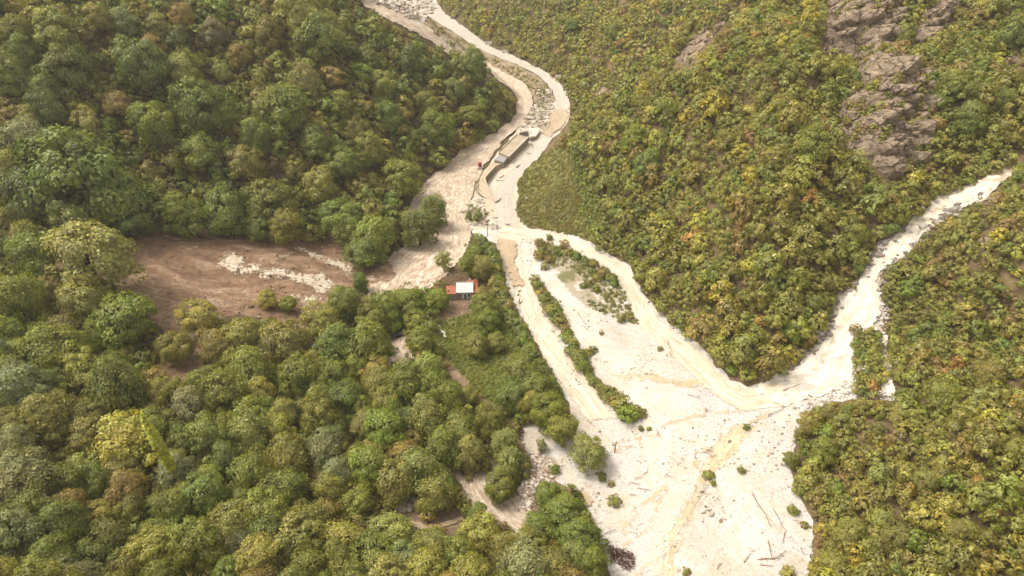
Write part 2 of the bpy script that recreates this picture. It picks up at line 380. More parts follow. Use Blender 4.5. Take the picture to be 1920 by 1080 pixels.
def ribbon(name, rows, mat, dz, amp=.0, n_across=14, step_m=1.2, relief=.0, jit=2.0, seed=1, crown=0.0, edge=None, base=None):
    rows = np.array(rows, float)
    # smooth the rows
    def cr(A, m=6):
        out = []
        for i in range(len(A)-1):
            p0 = A[max(i-1, 0)]; p1 = A[i]; p2 = A[i+1]; p3 = A[min(i+2, len(A)-1)]
            for k in range(m):
                t = k/m; out.append(.5*((2*p1)+(-p0+p2)*t+(2*p0-5*p1+4*p2-p3)*t*t+(-p0+3*p1-3*p2+p3)*t**3))
        out.append(A[-1]); return np.array(out)
    R = cr(rows)
    R[:, 0] += jit*fbm(R[:, 0]/11, R[:, 1]/11, seed, 3)*1.5; R[:, 2] += jit*fbm(R[:, 2]/11, R[:, 3]/11, seed+9, 3)*1.5
    R[:, 1] += jit*fbm(R[:, 0]/11, R[:, 1]/11, seed+3, 3); R[:, 3] += jit*fbm(R[:, 2]/11, R[:, 3]/11, seed+19, 3)
    L = hit(R[:, 0], R[:, 1])[:, :2]; Q = hit(R[:, 2], R[:, 3])[:, :2]
    mid = (L+Q)/2; s = np.concatenate([[0], np.cumsum(np.linalg.norm(np.diff(mid, axis=0), axis=1))])
    n = max(8, int(s[-1]/step_m)); ss = np.linspace(0, s[-1], n)
    def rs(A): return np.stack([np.interp(ss, s, A[:, 0]), np.interp(ss, s, A[:, 1])], 1)
    L, Q = rs(L), rs(Q); w = np.linalg.norm(L-Q, axis=1).mean()
    na = max(n_across, int(w/step_m)); f = np.linspace(0, 1, na)
    P = L[:, None]*(1-f[None, :, None]) + Q[:, None]*f[None, :, None]
    x = P[..., 0].ravel(); y = P[..., 1].ravel()
    z = hgt(x, y)+dz + relief*fbm(x/1.7, y/1.7, seed+5, 3) + crown*np.tile(1-(2*f-1)**4, n)
    if base is not None: z = z + base(x, y)
    ids = np.arange(n*na).reshape(n, na)
    F = np.stack([ids[:-1, :-1], ids[:-1, 1:], ids[1:, 1:], ids[1:, :-1]], -1).reshape(-1, 4)
    PV = np.column_stack([x, y, z]); a = PV[F[:, 0]]; nz = np.cross(PV[F[:, 1]]-a, PV[F[:, 2]]-a)[:, 2]
    if (nz < 0).mean() > .5: F = F[:, ::-1]
    uv = np.stack([np.repeat(ss, na), np.tile(f*w, n)], 1)
    wl = np.linalg.norm(L-Q, axis=1); ed = np.minimum(f, 1-f)[None, :]*wl[:, None]; along = np.minimum(ss, s[-1]-ss)[:, None]
    ed = np.clip(np.minimum(ed, along)/(edge or min(2.2, wl.mean()*.35)), 0, 1).ravel()
    me = mesh_np(name, PV, F, [mat], col=np.repeat(ed[:, None], 3, 1), smooth=True, uv=uv)
    return tag(link(name, me), kind='structure')
def rib_poly(rows): return [(r[0], r[1]) for r in rows] + [(r[2], r[3]) for r in reversed(rows)]

# ------------------------------------------------------------------ the ground
def axis(segs):
    out = []
    for a, b, s in segs: out += list(np.arange(a, b, s))
    return np.array(out+[segs[-1][1]])
ax = axis([(-520,-200,6),(-200,200,1.25),(200,520,6)]); ay = axis([(-60,50,6),(50,330,1.25),(330,560,2.5),(560,960,8)])
X, Y = np.meshgrid(ax, ay); Z = hgt(X, Y); Dm = bil(DG, X, Y)
Z = Z + np.minimum(1, Dm/12)*(.6*fbm(X/4, Y/4, 5, 3))
PX, PY, _ = project(np.stack([X, Y, Z], -1))
carve = np.zeros(X.shape)
for poly in (FAN, SCAR, rib_poly(RIVER), rib_poly(ROAD), rib_poly(CHANNEL), rib_poly(TORRENT), TOPGRAVEL, rib_poly(ROAD_LOW)):
    P_ = inpoly(PX, PY, poly); carve = np.maximum(carve, P_)
Cp = np.pad(carve, 1, mode='edge')
carve = np.minimum.reduce([Cp[:-2, 1:-1], Cp[2:, 1:-1], Cp[1:-1, :-2], Cp[1:-1, 2:], carve])
Z = Z-.8*carve
ids = np.arange(X.size).reshape(X.shape)
F = np.stack([ids[:-1, :-1], ids[:-1, 1:], ids[1:, 1:], ids[1:, :-1]], -1).reshape(-1, 4)
soil = np.zeros(X.shape+(3,)); soil[:] = (.12, .092, .05)
rightside = (PX > 1000) & (PY < 1090)
soil[rightside] = (.17, .125, .07)
near = inpoly(PX, PY, [(700,540),(1000,560),(1100,760),(1100,1090),(600,1090),(640,950),(560,800),(640,640)])
soil[near] = (.24, .17, .115)
for g_ in ([(505,765),(548,785),(585,905),(550,905)], [(740,600),(770,600),(770,680),(738,680)]): soil[inpoly(PX, PY, g_)] = (.26, .18, .13)
grass = inpoly(PX, PY, MEADOW) | inpoly(PX, PY, LAWN)
soil[grass] = (.18, .18, .06)
strip = inpoly(PX, PY, [(800,28),(845,57),(893,88),(935,108),(975,124),(1010,142),(1040,180),(1043,205),(1015,215),(994,168),(932,128),(860,100),(812,68),(790,46)])
soil[strip] = (.27, .21, .13)
PXs = fbm(X/9, Y/9, 66, 3); soil[strip & (PXs > .12)] = (.36, .28, .20)
gm = mesh_np('hillside_ground', np.column_stack([X.ravel(), Y.ravel(), Z.ravel()]), F, [M['ground']], col=soil.reshape(-1, 3), smooth=True)
tag(link('ground', gm), kind='structure')

def fan_col(u, v, P):
    c = np.ones((len(P), 3))
    isl = inpoly(u, v, ISLE); n = fbm(P[:, 0]/5, P[:, 1]/5, 61, 3)
    c[isl & (n > -.25)] = (.66, .62, .50); c[isl & (n > .25)] = (.34, .36, .2)
    dirty = inpoly(u, v, [(985,850),(1050,860),(1040,900),(1020,950),(960,960),(962,930)]); c[dirty] = (.62, .52, .44)
    n2 = fbm(P[:, 0]/14, P[:, 1]/14, 71, 4)
    c *= 1-np.clip(n2*1.6, 0, 1)[:, None]*np.array([.08, .13, .20])
    n3 = fbm(P[:, 0]/7+4, P[:, 1]/22, 73, 3); c *= 1-np.clip(n3*1.5, 0, 1)[:, None]*np.array([.10, .10, .10])
    up = v < 430; c[up] *= (.98, .93, .86)
    # rocky gully sides
    g = (u > 1500) & (v < 700); c[g] *= (.90, .87, .83)
    return c
sheet('gravel_fan', FAN, M['gravel'], .12, 4, 1.1, 3, fan_col, fan_relief)
sheet('upper_gravel', TOPGRAVEL, M['gravel'], .15, 2, 2.0, 5, lambda u, v, P: np.ones((len(P), 3))*(.92, .87, .82), lambda x, y: .4*fbm(x/5, y/5, 23, 3))
def scar_relief(x, y): return .9*fbm(x/5, y/5, 31, 5)+1.2*fbm(x/18, y/9, 32, 2)
tsc = NT('mudslide_soil'); g_ = tsc.geo()
n1 = tsc.noise(.55, 8, .72, g_, .5); n2 = tsc.noise(.09, 4, .6, tsc.scaled(g_, (.5, 1.4, 1)), 1.5); n3 = tsc.noise(2.2, 5, .8, g_)
c_ = tsc.ramp(n2, [(.3, (.15, .08, .05)), (.5, (.27, .165, .10)), (.68, (.40, .285, .20))])
c_ = tsc.mix(1.0, c_, tsc.ramp(n1, [(.28, .4), (.5, 1.0), (.72, 1.5)]), 'MULTIPLY')
c_ = tsc.mix(tsc.ramp(n3, [(.63, 0.0), (.72, .7)]), c_, (.55, .45, .36))
M['mud'] = tsc.pbr(c_, .8, tsc.bump(n1, 1.0, .8), .3)
sheet('mudslide', SCAR, M['mud'], .14, 5, 1.1, 11, None, scar_relief)
ribbon('river', RIVER, M['river'], .40, n_across=16, step_m=1.1, relief=.40, jit=4, seed=2)
ribbon('torrent', TORRENT, M['torrent'], .45, n_across=12, step_m=.8, relief=.9, jit=6, seed=4)
ribbon('cream_stream', CHANNEL, M['channel'], .24, n_across=8, step_m=1.0, relief=.10, jit=6, seed=6, base=fan_relief, edge=2.5)
TR = NT('dusty_road'); g_ = TR.geo(); uv = TR.n('UVMap'); uv.uv_map = 'flow'
n1 = TR.noise(1, 5, .7, TR.scaled(uv.outputs[0], (.06, 1.1, 1))); n2 = TR.noise(.5, 6, .7, g_)
c_ = TR.ramp(n1, [(.3, (.40, .36, .31)), (.5, (.50, .45, .39)), (.7, (.60, .55, .48))])
c_ = TR.mix(1.0, c_, TR.ramp(n2, [(.3, .85), (.7, 1.1)]), 'MULTIPLY')
M['road'] = TR.pbr(c_, .8, None, .3)
ribbon('road', ROAD, M['road'], .20, n_across=8, step_m=1.4, relief=.03, jit=.8, seed=8, base=fan_relief)
ribbon('flooded_road', ROAD_LOW[:9], M['channel'], .26, n_across=10, step_m=1.0, relief=.03, jit=4, seed=9, base=fan_relief, edge=3.5)
def pool(name, rows, mat, dz, seed, relief=.1, jit=3, edge=None, base=None): return ribbon(name, rows, M[mat], dz, n_across=6, step_m=.8, relief=relief, jit=jit, seed=seed, edge=edge, base=base)
pool('flood_pool', [(930,448,968,452),(934,470,972,468),(942,492,966,490),(952,520,978,518),(958,540,985,540)], 'mudwater', .66, 12)
pool('flood_pool', [(1034,206,1064,204),(1032,222,1066,220),(1020,240,1052,242),(1012,252,1032,258)], 'mudwater', .72, 13)
pool('flood_pool', [(1092,922,1102,928),(1094,936,1110,940),(1098,952,1108,952)], 'mudwater', .5, 14)
# creeks of cloudy water that braid over the fan
for k, rows in enumerate([
 [(1375,790,1420,800),(1330,840,1385,850),(1310,880,1350,880),(1295,920,1322,925),(1270,965,1300,968),(1250,1010,1275,1012),(1235,1095,1272,1095)],
 [(1250,905,1262,915),(1215,930,1228,942),(1185,960,1198,968),(1160,1010,1168,1016)],
 [(1150,700,1150,712),(1215,702,1215,716),(1280,712,1280,728),(1330,705,1330,722),(1370,722,1370,740)],
 [(1150,832,1152,838),(1190,820,1192,826),(1235,812,1237,820)],
 [(1440,770,1450,782),(1400,792,1408,806),(1372,806,1382,820)],
 [(1350,840,1362,850),(1310,842,1312,854),(1300,870,1312,874),(1318,905,1330,908),(1290,945,1300,950)],
 [(1240,930,1250,936),(1215,968,1226,974),(1200,1000,1210,1004),(1120,1040,1128,1050)],
 [(1230,800,1232,808),(1290,780,1292,790),(1350,770,1352,778),(1400,762,1402,772)],
 [(1020,880,1022,890),(1050,892,1048,902),(1078,908,1070,918),(1100,930,1090,940)],
 [(1110,862,1110,870),(1150,842,1152,850),(1200,828,1204,836)],
 [(1290,958,1296,964),(1262,1030,1270,1036),(1200,1062,1208,1070),(1175,1095,1185,1098)]]):
    pool('cloudy_creek', rows, 'creek', .20, 30+k, .02, 6, 2.5, fan_relief)
# white water over the mudslide
for k, rows in enumerate([
 [(480,506,488,524),(520,500,520,522),(555,508,550,528),(585,510,576,542),(614,516,598,554),(636,532,606,560)],
 [(536,549,536,563),(570,553,568,567),(612,556,606,570)],
 [(552,455,548,466),(585,468,578,484),(618,482,610,496),(647,488,640,508),(668,508,650,526)],
 [(420,470,405,506),(445,472,430,514),(468,476,452,518)],
 [(440,500,440,516),(468,494,470,516),(494,492,498,510)],
 [(600,448,598,455),(560,466,562,474),(520,478,522,486),(480,486,482,494)],
 [(640,556,640,566),(680,540,684,552),(720,520,728,534)]]):
    pool('mudslide_rapids', rows, 'rapids', .30, 40+k, .15, 6, 3.0, scar_relief)
pool('side_cascade', [(1652,632,1664,630),(1650,668,1662,668),(1654,705,1668,702),(1660,745,1680,748)], 'torrent', .5, 51, .4, 3)
pool('cliff_trickle', [(1672,380,1675,380),(1666,402,1670,402),(1660,420,1664,420),(1655,440,1658,442)], 'torrent', .4, 52, .2, 1)
pool('near_wood_track', [(640,930,640,948),(700,952,694,962),(760,972,752,984),(810,984,808,996),(870,968,872,976)], 'mudwater', .3, 55, .1, 3)

# ------------------------------------------------------------------ foliage
def crown_np(seed, lobes, per, leaf, kind='dome', loose=0.0):
    """unit crown: radius 1, centred on the origin; returns V, F, colour variation"""
    r = np.random.default_rng(seed); Vs = []; Cs = []
    ell = {'dome': (1, 1, 1.02), 'cone': (.95, .95, 1.25), 'round': (1, 1, 1.1), 'low': (1, 1, .62), 'tall': (.8, .8, 1.35), 'column': (.42, .42, 2.6), 'conifer': (.6, .6, 1.5)}[kind]
    ell = np.array(ell); off = r.uniform(0, 9)
    for k in range(lobes):
        if kind == 'column':
            z = -.97+1.94*(k+.5)/lobes; a = k*2.4; q = .5*(1-abs(z)**4)*r.uniform(.5, 1); d = np.array([q*math.cos(a), q*math.sin(a), z]); rad = .17*(1.15-abs(z)**2); c = d*ell
        elif kind == 'conifer':
            z = -1+2*r.random()**1.4; a = r.uniform(0, 6.283); q = (1-z)*.5*r.uniform(.6, 1); d = np.array([q*math.cos(a), q*math.sin(a), z]); rad = .12+.16*(1-z)*.5; c = d*ell
        else:
            z = 1-2*((k+.5)/lobes)*.90; a = k*2.39996+off+r.uniform(-.4, .4); q = math.sqrt(max(0, 1-z*z)); d = np.array([q*math.cos(a), q*math.sin(a), z])
            rr = r.uniform(.52, .86)
            if r.random() < .18: rr *= .5
            if r.random() < .16: rr *= 1.18
            c = d*ell*rr; rad = r.uniform(.15, .33)*(1.3 if lobes < 18 else 1)
            if kind == 'cone': c[:2] *= (1.12-.45*max(0, z)); 
        m = int(per*r.uniform(.75, 1.25)); n = r.normal(size=(m, 3)); n /= np.linalg.norm(n, axis=1)[:, None]
        out = c/(np.linalg.norm(c)+1e-6)
        flipm = (n@out) < -.35; n[flipm] *= -1
        low = n[:, 2] < -.55; n[low, 2] *= -1
        p = c + n*rad*np.array([1.12, 1.12, .82])*np.where(r.random((m, 1)) < .16, r.uniform(1.05, 1.42+loose, (m, 1)), r.uniform(.72, 1.10+loose, (m, 1)))
        nn = n*.75+out*.35+np.array([0, 0, .30])+r.normal(size=(m, 3))*.33; nn /= np.linalg.norm(nn, axis=1)[:, None]
        dr = n*.5+out*.8+np.array([0, 0, -.30])+r.normal(size=(m, 3))*.5
        ta = dr-nn*(dr*nn).sum(1)[:, None]; ta /= np.linalg.norm(ta, axis=1)[:, None]+1e-6
        tb = np.cross(nn, ta); s = leaf*r.uniform(.6, 1.35, (m, 1))
        quad = np.stack([p-ta*s*.7, p+tb*s*.42-nn*s*.06, p+ta*s*.85-nn*s*.22, p-tb*s*.42-nn*s*.06], 1)
        Vs.append(quad.reshape(-1, 3)); lv = r.uniform(.80, 1.22); lh = r.uniform(-.05, .14)
        v = lv*r.uniform(.70, 1.34, (m, 1)); v = np.where(r.random((m, 1)) < .05, v*1.35, v); h = lh+r.normal(size=(m, 1))*.08
        c3 = np.concatenate([v*(1+h), v*(1+h*.25), v*(1-h*.4)], 1); Cs.append(np.repeat(c3, 4, 0))
    V = np.concatenate(Vs); C = np.clip(np.concatenate(Cs), .15, 2.6)
    return V, np.arange(len(V)).reshape(-1, 4), C
PROTO = {}
def crown_mesh(name, i, *a, **k):
    V, F, C = crown_np(*a, **k); return mesh_np(name, V, F, [M['leaf']], col=C)
BIG = [crown_mesh('crown', i, 100+i, [52, 60, 44, 56, 64, 48, 58, 50][i], [165, 150, 180, 155, 140, 165, 150, 170][i], .062, ['dome', 'cone', 'round', 'dome', 'cone', 'tall', 'dome', 'round'][i]) for i in range(8)]
AIRY = [crown_mesh('crown', i, 200+i, 24, 60, .10, 'tall', loose=.35) for i in range(3)]
LOW = [crown_mesh('foliage', i, 300+i, 16, 60, .15, ['low', 'round', 'low', 'dome'][i]) for i in range(4)]
POP = crown_mesh('crown', 0, 400, 90, 110, .075, 'column'); CON = [crown_mesh('crown', i, 410+i, 40, 50, .11, 'conifer') for i in range(2)]
def trunk_mb(seed, H, r0, limbs=5, spread=.5, bare=.3):
    r = np.random.default_rng(seed); m = MB(); top = Vector((r.uniform(-.03, .03)*H, r.uniform(-.03, .03)*H, H))
    m.tube([(0, 0, -.12*H), (0, 0, H*.1), top*.55, top], [r0*1.35, r0, r0*.7, r0*.2], 7)
    for k in range(limbs):
        t = r.uniform(bare, .8); a = k*2.4+r.uniform(-.5, .5); b = top*t; L = spread*H*(1-t*.5)
        e = b+Vector((math.cos(a)*L, math.sin(a)*L, L*.75)); mid = (b+e)/2+Vector((0, 0, -.06*L))
        m.tube([b, mid, e], [r0*.45, r0*.3, r0*.1], 5)
    return m
TRUNK = [trunk_mb(500+i, 1.0, .035, 6, .42).mesh('trunk', M['bark'], True) for i in range(4)]
STEM = [trunk_mb(520+i, 1.0, .022, 7, .30, .25).mesh('trunk', M['pale_bark'], True) for i in range(2)]
# small trees of the far slopes: crown and stem in one mesh
def small_mesh(i):
    V, F, C = crown_np(600+i, [11, 13, 9, 12, 10, 14][i], 52, .16, ['round', 'dome', 'cone', 'low', 'tall', 'dome'][i]); V = V+np.array([0, 0, 1.15])
    t = MB().tube([(0, 0, -.6), (0, 0, .4), (.05, 0, 1.2)], [.09, .07, .03], 4)
    F2 = [f for f in t.f if len(f) == 4]; b = len(V)
    V = np.concatenate([V, np.array(t.v)]); F = np.concatenate([F, np.array(F2)+b]); C = np.concatenate([C, np.ones((len(t.v), 3))])
    mi = np.zeros(len(F), int); mi[-len(F2):] = 1
    return mesh_np('hillside_tree', V, F, [M['leaf'], M['bark']], midx=mi, col=C)
SMALL = [small_mesh(i) for i in range(6)]
LOD = {}
for q, (lb, per, lf) in {'a': (13, 46, .165), 'b': (7, 14, .33), 'c': (6, 7, .46)}.items():
    LOD[q] = [crown_np(700+i, lb+i % 3, per, lf, ['dome', 'round', 'cone', 'dome', 'low'][i]) for i in range(5)]

# tints (leaf albedo)
T = {'dark green': (.130, .150, .034), 'deep green': (.165, .188, .034), 'green': (.190, .205, .030), 'light green': (.260, .262, .066), 'olive green': (.238, .212, .046),
     'olive brown': (.250, .185, .048), 'yellow green': (.300, .272, .055), 'golden yellow': (.40, .33, .05), 'orange': (.38, .22, .055), 'grey green': (.235, .232, .100), 'rusty': (.29, .19, .075), 'bright green': (.235, .29, .036)}
def tintv(name, j=.12):
    c = np.array(T[name])*np.array([.86, .92, .90])*rng.uniform(1-j, 1+j); c = c*(1+rng.normal(size=3)*.04); return tuple(float(x) for x in c)

# ------------------------------------------------------------------ what must stay bare in the picture
def mask_of(*polys):
    yy, xx = np.mgrid[0:1080:2, 0:1920:2]; m = np.zeros(xx.shape, bool)
    for p in polys: m |= inpoly(xx, yy, p)
    return m
RIV_VIS = [p for p in RIVER if p[1] < 545]
BARE = mask_of(FAN, SCAR, rib_poly(RIV_VIS[:5]), rib_poly(RIV_VIS[7:]), rib_poly(ROAD), rib_poly(CHANNEL), rib_poly(TORRENT), TOPGRAVEL, rib_poly(ROAD_LOW),
    [(800,28),(845,57),(893,88),(935,108),(975,124),(1010,142),(1040,180),(1043,205),(1015,215),(994,168),(932,128),(900,118),(812,70),(790,46)],
    MEADOW, [(838,605),(880,605),(885,640),(890,690),(930,745),(925,765),(885,730),(850,690)], [(935,592),(962,592),(985,650),(1010,680),(985,690),(950,640)],
    [(852,880),(930,900),(985,960),(985,985),(935,975),(885,940),(858,905)],           # muddy flood in the wood
    [(750,385),(765,370),(790,345),(800,400),(750,410)],
    [(740,612),(762,612),(765,668),(742,665)], [(730,935),(790,930),(795,950),(735,955)],
    [(840,505),(905,518),(905,565),(840,565)], [(815,575),(880,570),(880,600),(825,605)],
    [(700,950),(800,972),(870,968),(870,980),(800,990),(700,965)], [(1015,790),(1060,800),(1050,850),(1010,860)],
    [(275,370),(312,385),(318,430),(285,440)], [(70,455),(115,455),(110,500),(60,495)], [(520,780),(545,800),(570,900),(555,900)])
CLIFFS = [[(1535,95),(1552,30),(1575,-12),(1640,-14),(1690,-10),(1680,50),(1668,100),(1640,150),(1612,130),(1600,100),(1570,105)],
          [(1705,75),(1730,30),(1770,0),(1792,-5),(1785,40),(1745,62),(1715,80)],
          [(1570,250),(1585,190),(1612,150),(1650,130),(1690,105),(1735,130),(1750,200),(1742,270),(1715,310),(1690,340),(1650,325),(1615,290)],
          [(1262,115),(1300,70),(1360,25),(1372,30),(1330,80),(1290,125)],
          [(1530,430),(1570,415),(1582,440),(1560,455)],
          [(1825,445),(1862,438),(1868,455),(1850,478)],
          [(1365,525),(1410,505),(1425,520),(1390,545)],
          [(1262,573),(1330,565),(1336,575),(1290,582)], [(1118,165),(1142,158),(1140,168),(1115,178)],
          [(1880,110),(1925,60),(1925,110),(1890,140)]]
CL = mask_of(*CLIFFS)
def in_mask(m, u, v):
    i = np.clip((np.asarray(v)/2).astype(int), -1, m.shape[0]); j = np.clip((np.asarray(u)/2).astype(int), -1, m.shape[1])
    ok = (i >= 0) & (i < m.shape[0]) & (j >= 0) & (j < m.shape[1]); r = np.zeros(np.shape(u), bool)
    r[ok] = m[i[ok], j[ok]]; return r
RIGHT_ZONE = RIGHT_FOOT[2:] + [(1905,300),(2200,180),(2200,-200),(815,-200)]
LOWER_ZONE = [(1905,322)]+LOWER_FOOT+[(2300,1400),(2300,250)]
ISLET = [(1600,625),(1640,628),(1650,665),(1655,720),(1640,748),(1606,745),(1602,690)]
LEFT_ZONE = [(-500,1300),(-500,-200),(640,-200)]+LEFT_FOOT[::-1][2:-3]+[(-500,420)]

placed = []     # world x, y, radius
cell = {}
def free(x, y, r, k=.75):
    ci, cj = int(x//8), int(y//8)
    for a in range(ci-2, ci+3):
        for b in range(cj-2, cj+3):
            for (X_, Y_, R_) in cell.get((a, b), ()):
                if (x-X_)**2+(y-Y_)**2 < (k*(r+R_))**2: return False
    return True
def occupy(x, y, r): cell.setdefault((int(x//8), int(y//8)), []).append((x, y, r))
def put_px(px, py, rpx, k=1.15):
    """base point and world crown radius of a tree whose crown is centred on that pixel"""
    d = rays(px, py); P = hit(np.array(px, float), np.array(py, float)); R = 4.0
    for _ in range(3):
        _, _, dep = project(P); R = rpx*float(dep)/FPX; P = hit(np.array(px, float), np.array(py, float), R*k)
    return P, R
used_labels = set()
def words_n(s): return len(s.split())
LANDMARKS = [('the leaning poplar', 313, 835), ('the white-roofed house', 868, 545), ('the road bend', 1060, 190), ('the waterfall gorge', 1690, 450), ('the spur tip', 1400, 700),
    ('the grassy meadow', 1050, 370), ('the mudslide rapids', 560, 530), ('the muddy flood', 910, 930), ('the golden tree', 230, 825), ('the footbridge', 750, 628), ('the flat-roofed building', 960, 275), ('the root tangle', 1165, 1040),
    ('the ravine head', 1620, 60), ('the broad cliff', 1660, 220), ('the torrent mouth', 1560, 640), ('the torrent head', 1890, 315), ('the wooded islet', 1630, 690), ('the river fork', 780, 430), ('the mudslide head', 150, 470),
    ('the long rock streak', 1310, 80), ('the upper gravel', 750, 10), ('the clearing', 900, 680), ('the far road', 960, 105), ('the fan edge', 1500, 870), ('the white board', 818, 995), ('the boulder cluster', 765, 945), ('the pale ledge', 1300, 575),
    ('the rock patch', 1555, 435), ('the broken rocks', 1850, 465), ('the lone tree', 1016, 836)]
def region(u, v):
    n, x, y = min(LANDMARKS, key=lambda q: math.hypot(u-q[1], v-q[2])); dx, dy = u-x, v-y; d = math.hypot(dx, dy)
    a = math.degrees(math.atan2(-dy, dx)) % 360
    s = ['right of', 'above and right of', 'above', 'above and left of', 'left of', 'below and left of', 'below', 'below and right of'][int((a+22.5)//45) % 8]
    return ('' if d < 150 else 'well ' if d < 280 else 'far ') + s+' '+n
used_words = {}
SIZE = ['tiny', 'very small', 'small', 'smallish', 'middling', 'fair-sized', 'large', 'very large', 'huge']
TONE = {'dark green': ['dark green', 'blackish green', 'dusky green'], 'deep green': ['deep green', 'dense green', 'bottle green'], 'green': ['green', 'leaf green', 'plain green', 'mid-green'], 'light green': ['light green', 'pale green'],
 'olive green': ['olive green', 'olive', 'drab green', 'mossy green'], 'olive brown': ['olive brown', 'brownish', 'tawny'], 'yellow green': ['yellow green', 'yellowish', 'lime'], 'golden yellow': ['golden yellow', 'yellow'], 'orange': ['orange'], 'grey green': ['grey green', 'silvery green'], 'rusty': ['rusty', 'russet'], 'bright green': ['bright green', 'vivid green']}
def ulabel(size, colour, noun, u, v, reg=None):
    """look and landmark first; where another has the same words, the share of the photo's width and height says which"""
    u = min(max(u, 0), 1920); v = min(max(v, 0), 1080)
    base = f"{size} {colour} {noun} {reg or region(u, v)}"
    if len(base.replace('-', ' ').split()) > 8: base = f"{colour} {noun} {reg or region(u, v)}"
    for nd in (0, 1, 2):
        a, b = round(u/19.2, nd), round(v/10.8, nd); f = (lambda q: f'{int(q)}%') if nd == 0 else (lambda q: f'{q}%')
        lab = f"{base}, {f(a)} across, {f(b)} down"
        if lab not in used_labels: break
    used_labels.add(lab); return lab
N_TREE = [0]
def big_tree(P, R, tint, mesh=None, group='broadleaved trees of the left bank', label=None, u=None, v=None, name='broadleaf_tree', hk=1.0, cat='tree', trunkset=None, spread=1.0):
    i = N_TREE[0]; N_TREE[0] += 1
    e = empty(name, tuple(P), rng.uniform(0, 6.28))
    me = mesh if mesh is not None else BIG[int(rng.integers(8))]
    c = link('crown', me, e); c.scale = (R*rng.uniform(.88, 1.18), R*rng.uniform(.84, 1.08), R*hk*rng.uniform(.88, 1.3)); c.location = (0, 0, R*1.02*hk); c.color = (*tintv(tint), 1)
    c.rotation_euler = (rng.uniform(-.1, .1), rng.uniform(-.1, .1), 0)
    t = link('trunk', (trunkset or TRUNK)[i % len(trunkset or TRUNK)], e); H = R*1.75*hk; t.scale = (H*spread, H*spread, H)
    if u is None: u, v, _ = [float(q) for q in project(np.array(P)+np.array([0, 0, R*1.15*hk]))]
    size = 'large' if R > 6.2 else 'small' if R < 3.2 else 'mid-sized'
    tag(e, label or ulabel(size, tint, 'tree', u, v), cat, group)
    return e
D_, G_, L_, O_, B_, Y_, YG, R_, GG, DG_, BG_ = 'dark green', 'green', 'light green', 'olive green', 'olive brown', 'golden yellow', 'yellow green', 'orange', 'grey green', 'deep green', 'bright green'
